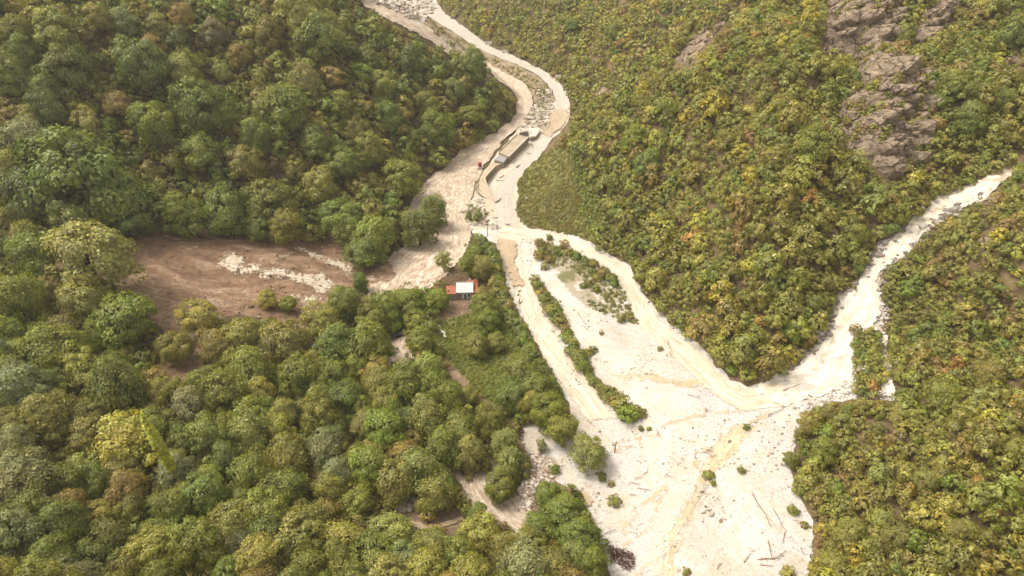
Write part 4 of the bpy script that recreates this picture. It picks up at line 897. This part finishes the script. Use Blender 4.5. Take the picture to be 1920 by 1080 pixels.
low_growth('island_scrub', [(1015,450),(1040,458),(1090,472),(1140,504),(1172,548),(1185,585),(1150,575),(1110,548),(1085,515),(1040,500),(1012,480)], 1500, .3, .8, [B_, O_, G_, 'grey green', 'grey green'], 'brown and green low growth on the gravel island')
low_growth('roadside_scrub', [(803,32),(845,60),(893,92),(935,112),(975,128),(1008,146),(1036,180),(1020,200),(1000,172),(975,150),(935,125),(860,98),(815,66)], 1500, .4, 1.2, [O_, B_, 'grey green', G_, O_], 'grey-green scrub on the bank between road and upper river', 'b')
low_growth('rubble_weeds', [(985,238),(992,215),(1004,198),(1012,165),(1030,168),(1034,200),(1028,225),(1005,240)], 170, .35, .9, [G_, 'grey green', O_], 'weeds on the rubble above the broken building', 'b')
low_growth('spit_growth', [(870,385),(905,385),(915,400),(900,420),(875,418)], 60, .4, 1.0, [B_, G_, 'grey green'], 'brownish growth on the gravel spit by the river', 'b')

# ------------------------------------------------------------------ driftwood
def log(u0, v0, u1, v1, w, label, mat='log', name='log', twigs=2):
    A = hit(np.array(u0, float), np.array(v0, float)); B = hit(np.array(u1, float), np.array(v1, float)); A = Vector(A)+Vector((0, 0, .45)); B = Vector(B)+Vector((0, 0, .5))
    m = MB(); L = (B-A).length; n = (B-A).normalized(); side = n.cross(Vector((0, 0, 1))); pts = [A.lerp(B, t)+side*(rng.uniform(-.04, .04)*L)+Vector((0, 0, rng.uniform(0, .12))) for t in (0, .3, .6, 1)]
    O = Vector(pts[0]); w *= .78; m.tube([p-O for p in pts], [w, w*.85, w*.65, w*.3], 7)
    for k in range(twigs):
        t = rng.uniform(.35, .9); b = A.lerp(B, t)-O; d = (n*.7+side*rng.choice([-1, 1])*rng.uniform(.4, 1)+Vector((0, 0, rng.uniform(.0, .35)))).normalized(); m.tube([b, b+d*L*.12+Vector((0, 0, .05)), b+d*L*rng.uniform(.18, .3)], [w*.45, w*.3, w*.12], 5)
    for k in range(3):
        d = Vector(rng.normal(size=3)).normalized()-n*.6; m.tube([(0, 0, 0), d*w*4], [w*.5, w*.12], 4)
    o = m.build(name, M[mat], None, True); o.location = O; return tag(o, label, 'log', 'driftwood lying on the gravel')
for a in [(1413,928,1444,992,.16,'longest thin bare trunk lying on the lower right gravel'), (1450,960,1474,1002,.12,'thin branch right of the longest bare trunk on the gravel'), (1528,792,1482,842,.22,'dark fallen trunk leaning from the wood edge onto the gravel', 'dark_log'),
    (1425,1050,1460,1049,.20,'short thick orange-brown log near the bottom of the gravel'), (1439,1018,1446,1046,.16,'upright-lying log joining the thick orange-brown log'), (1394,1056,1406,1040,.13,'small slanted log left of the thick orange-brown log'), (1458,1046,1472,1035,.12,'branch at the right tip of the thick orange-brown log'),
    (1428,1062,1448,1064,.14,'lowest flat log under the thick orange-brown log'), (1470,1000,1466,1022,.12,'branch below a tangle of twigs on the lower right gravel'), (1183,906,1200,912,.14,'left log of the reddish driftwood cluster', 'log'), (1196,918,1222,922,.13,'bottom log of the reddish driftwood cluster'),
    (1206,892,1214,884,.12,'upper right log of the reddish driftwood cluster'), (1190,900,1205,896,.15,'crossing log within the reddish driftwood cluster'), (1135,1002,1155,996,.12,'thin dark stick on gravel beside the lower tree belt', 'dark_log'), (1182,930,1192,931,.12,'short dark stick below the reddish driftwood cluster', 'dark_log'),
    (1195,866,1202,870,.12,'short stick above the reddish driftwood cluster', 'dark_log'), (1231,808,1238,824,.10,'curved thin stick near two dark tufts', 'dark_log'), (1250,893,1268,898,.12,'pale twiggy branch right of the reddish cluster'), (1288,742,1312,748,.10,'driftwood line along the small upper creek', 'dark_log'),
    (1440,780,1470,768,.14,'dark driftwood on the gravel below the torrent mouth', 'dark_log'), (1470,735,1500,722,.18,'dark root wood stranded in the middle of the torrent mouth', 'dark_log'), (1515,742,1522,748,.2,'dark stump on gravel below the torrent mouth', 'dark_log'), (1250,640,1262,668,.1,'curved branch by the cream stream above the spur', 'dark_log'),
    (1500,1030,1508,1045,.1,'small twig bundle at the right gravel edge'), (1345,1068,1352,1058,.13,'small log on the gravel near the bottom edge'), (1325,845,1338,850,.12,'reddish stick in the tan creek'), (1100,790,1112,800,.1,'branch on the flooded gravel road'), (1052,490,1068,497,.1,'thin wet branch on the gravel left of the island', 'dark_log'),
    (1085,588,1100,612,.12,'grey fallen branch below the shrub strip on the gravel'), (1092,612,1104,622,.1,'short grey branch touching the end of another below the shrub strip'), (1255,662,1258,672,.1,'tiny broken branch beside the curved branch above the spur', 'dark_log')]:
    u0, v0, u1, v1, w, lab = a[:6]; log(u0, v0, u1, v1, w, lab, a[6] if len(a) > 6 else 'log')
# dark floating debris on the road
for a in [(969,315,976,310,.35,'dark beam lying on the muddy road beside the building'), (990,290,997,291,.28,'second dark plank farther up the road beside the building'), (939,334,946,330,.3,'dark plank on the gravel beside the bent wall'), (932,340,946,341,.22,'brown branch on the gravel right of the bent wall'),
          (998,272,999,279,.3,'dark lump of debris on the road beside the building wall'), (933,380,940,373,.4,'brown block of debris by the road below the wall'), (950,423,960,422,.3,'dark stick where the road meets the cream stream'), (958,514,964,515,.3,'brown stick floating on the flooded road'), (966,530,969,526,.35,'dark lump floating on the flooded road'),
          (973,548,978,546,.3,'dark piece in the row of wreckage on the flooded road'), (971,556,973,552,.25,'small piece in the row of wreckage on the flooded road'), (973,568,974,560,.22,'long narrow piece in the row of wreckage on the flooded road'), (974,572,980,566,.25,'lowest piece in the row of wreckage on the flooded road')]:
    log(*a[:6], mat='dark_log', name='debris_beam', twigs=0)
# twigs too many to count
tw = MB(); u, v = scatter(FAN, 5200); k = (fbm(u/30, v/24, 44, 3)+rng.normal(size=len(u))*.3 > .2) & (v > 470) & (v < 1090); k &= ~inpoly(u, v, rib_poly(TORRENT)); k &= ~inpoly(u, v, rib_poly(CHANNEL))
for p in hit(u[k], v[k]):
    a = rng.normal(.9, .8); L = rng.gamma(2, .28)+.15; d = Vector((math.cos(a)*L, math.sin(a)*L, rng.uniform(-.05, .15))); p = Vector(p)+Vector((0, 0, .42)); w = rng.uniform(.03, .075); tw.tube([p, p+d*.5+Vector((rng.uniform(-.1, .1), 0, .06)), p+d], [w, w*.8, w*.4], 3)
tag(tw.build('twigs', M['log']), 'small brown twigs and bark strewn over the gravel fan', 'twigs', kind='stuff')
# tangles of torn roots
def tangle(name, poly, n, L, label, mat='dark_log', w=.08, lift=.4, cat='roots'):
    u, v = scatter(poly, n*4); P = hit(u[:n], v[:n]); O = Vector(P.mean(0)); m = MB()
    for p in P:
        p = Vector(p)-O+Vector((0, 0, rng.uniform(0, lift*2))); d = Vector(rng.normal(size=3)*np.array([1, 1, .45])).normalized()*L*rng.uniform(.4, 1.2); q = Vector(rng.normal(size=3))*L*.12
        m.tube([p, p+d*.5+q, p+d], [w*rng.uniform(.6, 1.6), w*.7, w*.3], 4)
    o = m.build(name, M[mat]); o.location = O; return tag(o, label, cat)
M['root'] = m_simple('torn_roots', (.13, .06, .045), .95, .5, 2, .1)
tangle('root_tangle', [(1135,1020),(1155,1028),(1188,1040),(1192,1062),(1178,1075),(1160,1062),(1145,1050)], 420, 1.1, 'dark reddish tangle of torn roots at the bottom edge of the gravel', 'root')
tangle('root_tangle', [(1068,918),(1085,922),(1098,940),(1092,958),(1078,945)], 220, 1.0, 'reddish brown bank of roots beside the muddy puddle', 'root')
tangle('root_tangle', [(965,800),(975,790),(984,810),(980,828),(968,822)], 160, .9, 'dark root ball at the head of the enclosed gravel patch', 'root')
tangle('root_tangle', [(988,780),(1005,790),(1012,802),(1004,798)], 80, .9, 'brown broken branches behind the enclosed gravel patch', 'root')
tangle('wood_heap', [(790,530),(830,518),(860,515),(880,522),(862,538),(830,540),(800,545)], 340, 1.5, 'brown heap of logs and mud behind the white-roofed house', 'log', .09, .3, 'driftwood')
tangle('wood_heap', [(655,490),(672,488),(678,500),(668,505)], 60, 1.6, 'splintered timber at the upper right lip of the mudslide', 'log', .08, .5, 'driftwood')
tangle('wood_heap', [(560,628),(600,625),(625,640),(615,660),(580,650)], 150, 1.6, 'dark splintered branches at the lower lip of the mudslide', 'dark_log', .08, .5, 'driftwood')
tangle('wood_heap', [(1590,738),(1620,735),(1660,742),(1655,754),(1620,755)], 140, 1.2, 'brown stranded branches below the islet of trees in the torrent', 'dark_log', .08, .5, 'driftwood')
tangle('wood_heap', [(1006,240),(1020,228),(1034,232),(1030,242),(1015,246)], 60, 1.6, 'brown planks heaped at the far end of the broken building', 'log', .12, .6, 'driftwood')
tangle('wood_heap', [(885,418),(915,420),(940,425),(936,432),(905,430)], 60, 1.4, 'thin driftwood line across the gravel above the hedge', 'dark_log', .08, .3, 'driftwood')

# ------------------------------------------------------------------ buildings and walls
M['concrete'] = m_simple('concrete', (.50, .45, .37), .9, .2, .8, .2); M['tan_roof'] = m_simple('mud_covered_roof', (.43, .35, .26), .9, .28, .22, .2); M['olive_wall'] = m_simple('dark_olive_wall', (.30, .26, .17), .95, .3, 1.2, .1)  # wall faces, left parapet and kerb share one dark olive tone
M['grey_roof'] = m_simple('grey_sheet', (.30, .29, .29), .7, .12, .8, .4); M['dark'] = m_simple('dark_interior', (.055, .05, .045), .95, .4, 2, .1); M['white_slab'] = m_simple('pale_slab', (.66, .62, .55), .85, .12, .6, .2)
M['mudfill'] = m_simple('mud_fill', (.50, .385, .275), .8, .25, .4, .3); M['red'] = m_simple('red_paint', (.50, .07, .05), .5, .2, 1, .5); M['white'] = m_simple('white_paint', (.75, .73, .70), .6, .1, .7, .4)
def tilecol(name, c):
    t = NT(name); g = t.n('TexCoord').outputs['Object']; wv = t.n('TexWave'); wv.inputs['Scale'].default_value = 2.2; wv.inputs['Distortion'].default_value = .3; t.l(g, wv.inputs['Vector'])
    cc = t.mix(1.0, t.ramp(t.noise(1.3, 5, .7, g), [(.3, [x*.7 for x in c]), (.7, [x*1.25 for x in c])]), t.ramp(wv.outputs['Fac'], [(0, .8), (1, 1.1)]), 'MULTIPLY'); return t.pbr(cc, .85, t.bump(wv.outputs['Fac'], .5, .05), .2)
M['tile'] = tilecol('red_tiles', (.42, .145, .085)); M['white_sheet'] = tilecol('white_metal_sheet', (.70, .68, .66)); M['grey_wall'] = m_simple('grey_plaster', (.36, .32, .30), .9, .2, 1, .2)
M['glass'] = m_simple('dark_glass', (.04, .045, .05), .15, .2, 1, .6)
def prism(m, q, z0, zs):
    """solid under a polygon: q world xy corners, zs top heights, z0 bottom"""
    n = len(q); zs = zs if hasattr(zs, '__len__') else [zs]*n
    vs = [(a[0], a[1], z0) for a in q]+[(a[0], a[1], z) for a, z in zip(q, zs)]
    ar = sum(q[i][0]*q[(i+1) % n][1]-q[(i+1) % n][0]*q[i][1] for i in range(n)); fs = [tuple(range(n))[::-1], tuple(range(n, 2*n))]+[(i, (i+1) % n, n+(i+1) % n, n+i) for i in range(n)]
    if ar < 0: fs = [f[::-1] for f in fs]
    return m.add(vs, fs)
def xy(px, py, z): p = at_z(float(px), float(py), z); return (float(p[0]), float(p[1]))
ZR = 8.6
a, b, c, d = xy(970, 252, ZR), xy(991, 257, ZR), xy(954, 294, ZR), xy(935, 286, ZR)
O = ((a[0]+c[0])/2, (a[1]+c[1])/2); gz = float(hgt(*O)); e = empty('flat_roofed_building', (O[0], O[1], gz))
loc = lambda p: (p[0]-O[0], p[1]-O[1])
Q = [loc(p) for p in (a, b, c, d)]; shr = lambda q, k: [(x*k, y*k) for x, y in q]
prism(MB(), shr(Q, .985), -1.5, ZR-gz-.25).build('wall', M['olive_wall'], e); prism(MB(), Q, ZR-gz-.25, ZR-gz).build('roof', M['tan_roof'], e)
for i, j in ((0, 3), (1, 2)):
    p, q = Vector((*Q[i], ZR-gz)), Vector((*Q[j], ZR-gz)); m = MB(); m.tube([p+Vector((0, 0, .15)), q+Vector((0, 0, .15))], .28, 4); m.build('parapet', M['olive_wall'] if i == 0 else M['white_slab'], e)
tag(e, 'long flat tan-roofed building between the river and the road', 'building')
# torn open end
h = [loc(xy(*p, ZR-.6)) for p in ((970.5, 251.5), (974, 244), (988, 242.5), (992.5, 250), (991, 256))]
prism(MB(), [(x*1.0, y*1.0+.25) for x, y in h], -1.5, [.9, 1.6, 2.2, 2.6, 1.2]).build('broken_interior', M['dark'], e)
m = MB()
for k in range(16):
    t = rng.uniform(0, 1); bx = h[1][0]+(h[3][0]-h[1][0])*t+rng.uniform(-1.5, 1.5); by = h[1][1]+(h[3][1]-h[1][1])*t-rng.uniform(0, 3.5); m.tube([(bx, by, .5), (bx+rng.uniform(-.6, .6), by+rng.uniform(-.6, .6), rng.uniform(3, 6.2))], .13, 4)
m.build('bent_rebar', M['grey_roof'], e)
sl = [xy(*p, 7.6) for p in ((988, 242), (1014, 238.5), (1010, 247), (1005, 254), (993, 258.5), (991, 250))]; O2 = sl[0]; m = MB(); prism(m, [(x-O2[0], y-O2[1]) for x, y in sl], -.35, [.9, .2, -.1, .1, 1.1, 1.4]); o = m.build('fallen_roof_slab', M['white_slab']); o.location = (O2[0], O2[1], 7.2); tag(o, 'pale collapsed concrete slab at the torn end of the long building', 'slab')
gr = [xy(*p, 7.4) for p in ((938.5, 290.5), (953, 295), (944, 304.5), (926.5, 299.5))]; O3 = ((gr[0][0]+gr[2][0])/2, (gr[0][1]+gr[2][1])/2); e2 = empty('grey_annex', (O3[0], O3[1], gz)); q3 = [(x-O3[0], y-O3[1]) for x, y in gr]
prism(MB(), shr(q3, .96), -1.5, 7.4-gz-.2).build('wall', M['olive_wall'], e2); prism(MB(), q3, 7.4-gz-.2, [7.4-gz+.5, 7.4-gz+.5, 7.4-gz, 7.4-gz]).build('roof', M['grey_roof'], e2); tag(e2, 'small lean-to with a grey roof joined to the near end of the long building', 'building')
# retaining wall with the muddy terrace behind it
wl = [(941,306),(929,311),(918,322),(908,334),(911,343),(915,351),(922,366),(930,379)]; wz = [6.2, 6.1, 5.9, 5.7, 5.4, 5.1, 4.8, 4.6]
W2 = [xy(u, v, z) for (u, v), z in zip(wl, wz)]; O4 = W2[3]; m = MB(); cap = MB(); g4 = float(hgt(*O4))
for (p, q), (z1, z2) in zip(zip(W2[:-1], W2[1:]), zip(wz[:-1], wz[1:])):
    p = Vector((p[0]-O4[0], p[1]-O4[1])); q = Vector((q[0]-O4[0], q[1]-O4[1])); nrm = (q-p).orthogonal().normalized()*.3
    prism(m, [tuple(p-nrm), tuple(q-nrm), tuple(q+nrm), tuple(p+nrm)], -3, [z1-g4, z2-g4, z2-g4, z1-g4]); prism(cap, [tuple(p-nrm*1.3), tuple(q-nrm*1.3), tuple(q+nrm*1.3), tuple(p+nrm*1.3)], z1-g4+.003, [z1-g4+.2, z2-g4+.2, z2-g4+.2, z1-g4+.2])
e3 = empty('retaining_wall', (O4[0], O4[1], g4)); m.build('wall_face', M['olive_wall'], e3); cap.build('coping', M['concrete'], e3); tag(e3, 'bent retaining wall with a pale coping holding back orange mud', 'wall')
mt = [xy(*p, z) for p, z in (((926, 300), 6.4), ((941, 306), 6.4), ((929, 311), 6.3), ((918, 322), 6.2), ((908, 334), 6.1), ((911, 343), 5.8), ((915, 351), 5.5), ((922, 366), 5.0), ((930, 379), 4.6), ((912, 372), 3.8), ((898, 350), 4.0), ((899, 335), 4.6), ((906, 320), 5.3))]
m = MB(); prism(m, mt, 0, [6.0, 5.9, 5.8, 5.6, 5.4, 5.1, 4.9, 4.6, 4.3, 3.5, 3.6, 4.1, 4.8]); tag(m.build('mud_terrace', M['mudfill']), kind='structure')
cw = [(906,320),(900,332),(893,345),(892,352),(897,362),(905,369),(912,372)]; W3_ = [Vector((*xy(u, v, 3.6), 3.6)) for u, v in cw]; m = MB(); m.tube([p-W3_[0] for p in W3_], .4, 6); o = m.build('river_kerb', M['olive_wall'], None, True); o.location = W3_[0]; tag(o, 'curved low kerb at the foot of the mud terrace where rapids break', 'wall')
# red vehicle wreck standing in the river
p = hit(900., 317.); e = empty('vehicle_wreck', (p[0], p[1], p[2]+.4), .3); MB().box(-.8, .8, -.7, .7, .9, 3.1).build('body', M['red'], e); m = MB(); m.box(-1.0, 1.0, -.9, .9, 0, .8); m.build('chassis', M['white'], e)
for sx in (-1, 1):
    m = MB(); m.tube([(sx*.95, -.55, .25), (sx*1.25, -.55, .25)], .42, 10); m.build('wheel', M['dark'], e)
MB().box(-.6, .6, -.76, -.705, 1.9, 2.7).build('window', M['glass'], e); MB().tube([(-.9, .3, .8), (-1.8, .9, 2.2), (-2.4, .2, 1.4)], .09, 5).build('broken_bar', M['grey_roof'], e)
tag(e, 'small red and white vehicle wreck standing in the brown river', 'vehicle')
# culvert head walls along the road
for (u, v, w, lab) in [(918, 83, 4.5, 'small white concrete block beside the far road, farther of two'), (950, 99, 4.0, 'small white concrete block beside the far road, nearer of two'), (1049, 146, 2.6, 'tiny white marker stone on the outside of the road bend')]:
    p = hit(float(u), float(v)); m = MB(); prism(m, [(-w/2, -.6), (w/2, -.6), (w/2, .6), (-w/2, .6)], -.6, [1.4, 2.4, 2.2, 1.2]); m.box(-w/2-.8, -w/2, -1.2, .4, -.6, 1.0); o = m.build('culvert_block', M['white_slab']); o.location = tuple(p+np.array([0, 0, .3])); o.rotation_euler = (0, 0, -.5); tag(o, lab, 'concrete block')
# ------------------------------------------------------------------ the house
p = hit(872., 556.); e = empty('house', tuple(p), math.radians(2.5)); w0, w1 = -3.0, 3.0; s = .21
def roofpart(x0, x1, yb, zb, yf, zf_, mat, name='roof', th=.14, parent=e):
    m = MB(); m.add([(x0,yb,zb),(x1,yb,zb),(x1,yf,zf_),(x0,yf,zf_),(x0,yb,zb-th),(x1,yb,zb-th),(x1,yf,zf_-th),(x0,yf,zf_-th)], [(3,2,1,0),(4,5,6,7),(0,1,5,4),(1,2,6,5),(2,3,7,6),(3,0,4,7)]); return m.build(name, M[mat], parent)
MB().box(-2.8, 2.8, -1.4, 3.2, -.8, 3.0).build('wall', M['grey_wall'], e)
rf = roofpart(-3.1, 3.1, 2.2, 4.7, -1.8, 3.05, 'white_sheet'); roofpart(-3.15, 3.05, 2.28, 4.7, 3.6, 4.0, 'white_sheet'); MB().box(-3.15, 3.12, 2.16, 2.32, 4.68, 4.82).build('ridge_cap', M['grey_roof'], rf)
ch = MB().box(1.6, 2.1, 2.6, 3.1, 3.8, 5.6).build('chimney', M['white'], e); MB().box(1.5, 2.2, 2.5, 3.2, 5.6, 5.75).build('chimney_cap', M['grey_roof'], ch)
MB().box(-6.4, -3.0, -1.6, 2.2, -.8, 2.5).build('wall', M['grey_wall'], e); rl = roofpart(-6.8, -3.13, 2.5, 3.3, -1.9, 2.55, 'tile'); MB().box(-6.1, -5.5, -.6, .1, 2.75, 2.98).build('skylight', M['dark'], rl)
MB().box(.8, 4.3, 3.3, 6.0, -.8, 2.7).build('wall', M['grey_wall'], e); rb = roofpart(.5, 4.6, 6.4, 2.9, 3.62, 3.5, 'tile'); MB().box(3.4, 4.1, 4.7, 5.4, 3.2, 3.75).build('chimney', M['tile'], rb)
MB().box(2.9, 4.4, -1.2, 3.2, -.8, 2.6).build('wall', M['grey_wall'], e); roofpart(3.13, 4.7, 3.55, 3.3, -1.4, 2.6, 'tile')
roofpart(2.4, 4.4, -1.5, 1.9, -3.4, 1.5, 'tile', 'porch_roof')
MB().box(-.9, 1.2, -1.46, -1.402, .1, 2.4).build('wall_panel', M['white'], e)
for x in (-1.9, 1.4):
    f = MB().box(x-.5, x+.5, -1.5, -1.403, .9, 2.1).build('window', M['white'], e); MB().box(x-.4, x+.4, -1.54, -1.503, 1.0, 2.0).build('pane', M['glass'], f)
MB().box(-.2, .5, -1.52, -1.463, 0, 2.0).build('door', M['dark'], e)
tag(e, 'small flooded house with a white metal roof and red tiled side wings', 'house')
p = hit(800., 560.); e = empty('broken_pergola', tuple(p), .3)
for i in range(5): MB().tube([(-1.6+i*.8, -1.2, 1.6), (-1.6+i*.8, 1.2, 1.7)], .07, 4).build('slat', M['pale_bark'], e)
for x in (-1.6, 1.6):
    for y in (-1.2, 1.2): MB().tube([(x, y, -.3), (x, y, 1.6)], .07, 4).build('post', M['pale_bark'], e)
for y in (-1.2, 1.2): MB().tube([(-1.8, y, 1.55), (1.8, y, 1.55)], .08, 4).build('beam', M['pale_bark'], e)
tag(e, 'pale wooden pergola frame left of the bright green tree by the house', 'pergola')
# dark footbridge over the hidden river arm, path, tank, sign and posts
A = Vector(hit(738., 637.)); B = Vector(hit(765., 625.)); zb_ = max(A.z, B.z)+1.6; mid = (A+B)/2; L = (B-A).length+3; rz = math.atan2(B.y-A.y, B.x-A.x); e = empty('footbridge', (mid.x, mid.y, zb_), rz)
M['steel'] = m_simple('dark_steel', (.035, .035, .04), .6, .3, 1, .4)
MB().box(-L/2, L/2, -.9, .9, -.35, 0).build('deck', M['steel'], e)
for y in (-.85, .85):
    m = MB(); m.tube([(-L/2, y, 1.0), (L/2, y, 1.0)], .07, 5)
    for i in range(6): m.tube([(-L/2+i*L/5, y, 0), (-L/2+i*L/5, y, 1.0)], .05, 4)
    m.build('railing', M['steel'], e)
tag(e, 'dark metal footbridge glimpsed in a gap between trees below the house', 'bridge')
ribbon('path', [(818,604,822,604),(822,615,827,614),(829,625,834,624),(833,636,838,635)], M['white_slab'], .25, n_across=4, step_m=.6, relief=0, jit=.3, seed=70)
p = hit(893., 658.); e = empty('water_tank', tuple(p)); m = MB(); r_ = .68
m.tube([(0, 0, .3), (0, 0, .45), (0, 0, 1.0), (0, 0, 1.3), (0, 0, 1.45)], [r_*.8, r_, r_, r_*.75, .15], 14); m.build('tank', M['white'], e, True)
for k in range(3): MB().tube([(math.cos(k*2.1)*.45, math.sin(k*2.1)*.45, -.3), (math.cos(k*2.1)*.45, math.sin(k*2.1)*.45, .35)], .06, 4).build('leg', M['steel'], e)
MB().tube([(0, 0, 1.4), (0, 0, 1.55)], .16, 8).build('cap', M['grey_roof'], e); tag(e, 'small white round tank standing in the clearing grass', 'tank')
p = hit(818., 1002.); e = empty('sign_board', tuple(p), -.2); MB().tube([(0, 0, -.3), (0, 0, 2.0)], .06, 6).build('post', M['grey_roof'], e); MB().box(-.55, .55, -.05, .05, 1.3, 2.0).build('board', M['white'], e); tag(e, 'small white board on a post beside the near wood track', 'sign')
p = hit(1152., 850.); m = MB(); m.tube([(0, 0, -.4), (.15, .1, 4.6)], [.16, .10], 8); m.tube([(-.35, .05, 4.1), (.6, .1, 4.15)], .06, 5); o = m.build('utility_pole', M['dark_log']); o.location = tuple(p); tag(o, 'lone dark wooden pole standing on the white gravel', 'pole')
p = hit(914., 443.); m = MB(); m.tube([(0, 0, -.4), (.1, 0, 7.5)], [.14, .09], 8); m.tube([(-.8, 0, 6.8), (.9, 0, 6.8)], .06, 5); o = m.build('utility_pole', M['dark_log']); o.location = tuple(p); tag(o, 'thin dark pole at the upper end of the hedge', 'pole')
for (u, v, s_, lab) in [(1143, 541, 1.1, 'white boulder in the grass of the gravel island'), (1176, 571, 1.2, 'white boulder nearest the cream stream on the gravel island'), (988, 373, .9, 'pale boulder at the left side of the grassy meadow'), (1120, 437, .8, 'small pale boulder at the lower corner of the grassy meadow')]:
    V = IV*rng.uniform(.8, 1.2, (12, 1))*np.array([1.2, .9, .7])*s_; me = bpy.data.meshes.new('boulder'); me.from_pydata([tuple(map(float, q)) for q in V], [], [tuple(map(int, f)) for f in IF]); me.materials.append(M['white_slab']); o = link('boulder', me, None, tuple(hit(float(u), float(v))+np.array([0, 0, s_*.4])))
    bv = o.modifiers.new('bevel', 'BEVEL'); bv.width = .12*s_; bv.segments = 2; tag(o, lab, 'boulder')

# ------------------------------------------------------------------ humid air
hz = MB().box(-520, 520, -55, 955, -12, 215).mesh('haze', M['concrete']); hz.materials.clear()
hm = bpy.data.materials.new('haze'); hm.use_nodes = True; nt = hm.node_tree; nt.nodes.clear(); pv = nt.nodes.new('ShaderNodeVolumePrincipled'); pv.inputs['Density'].default_value = HAZE; pv.inputs['Color'].default_value = (1, .97, .90, 1); pv.inputs['Anisotropy'].default_value = .2
ou = nt.nodes.new('ShaderNodeOutputMaterial'); nt.links.new(pv.outputs[0], ou.inputs['Volume']); hz.materials.append(hm)
if HAZE > 0: tag(link('haze', hz), 'thin humid haze in the valley air', 'haze', kind='stuff')
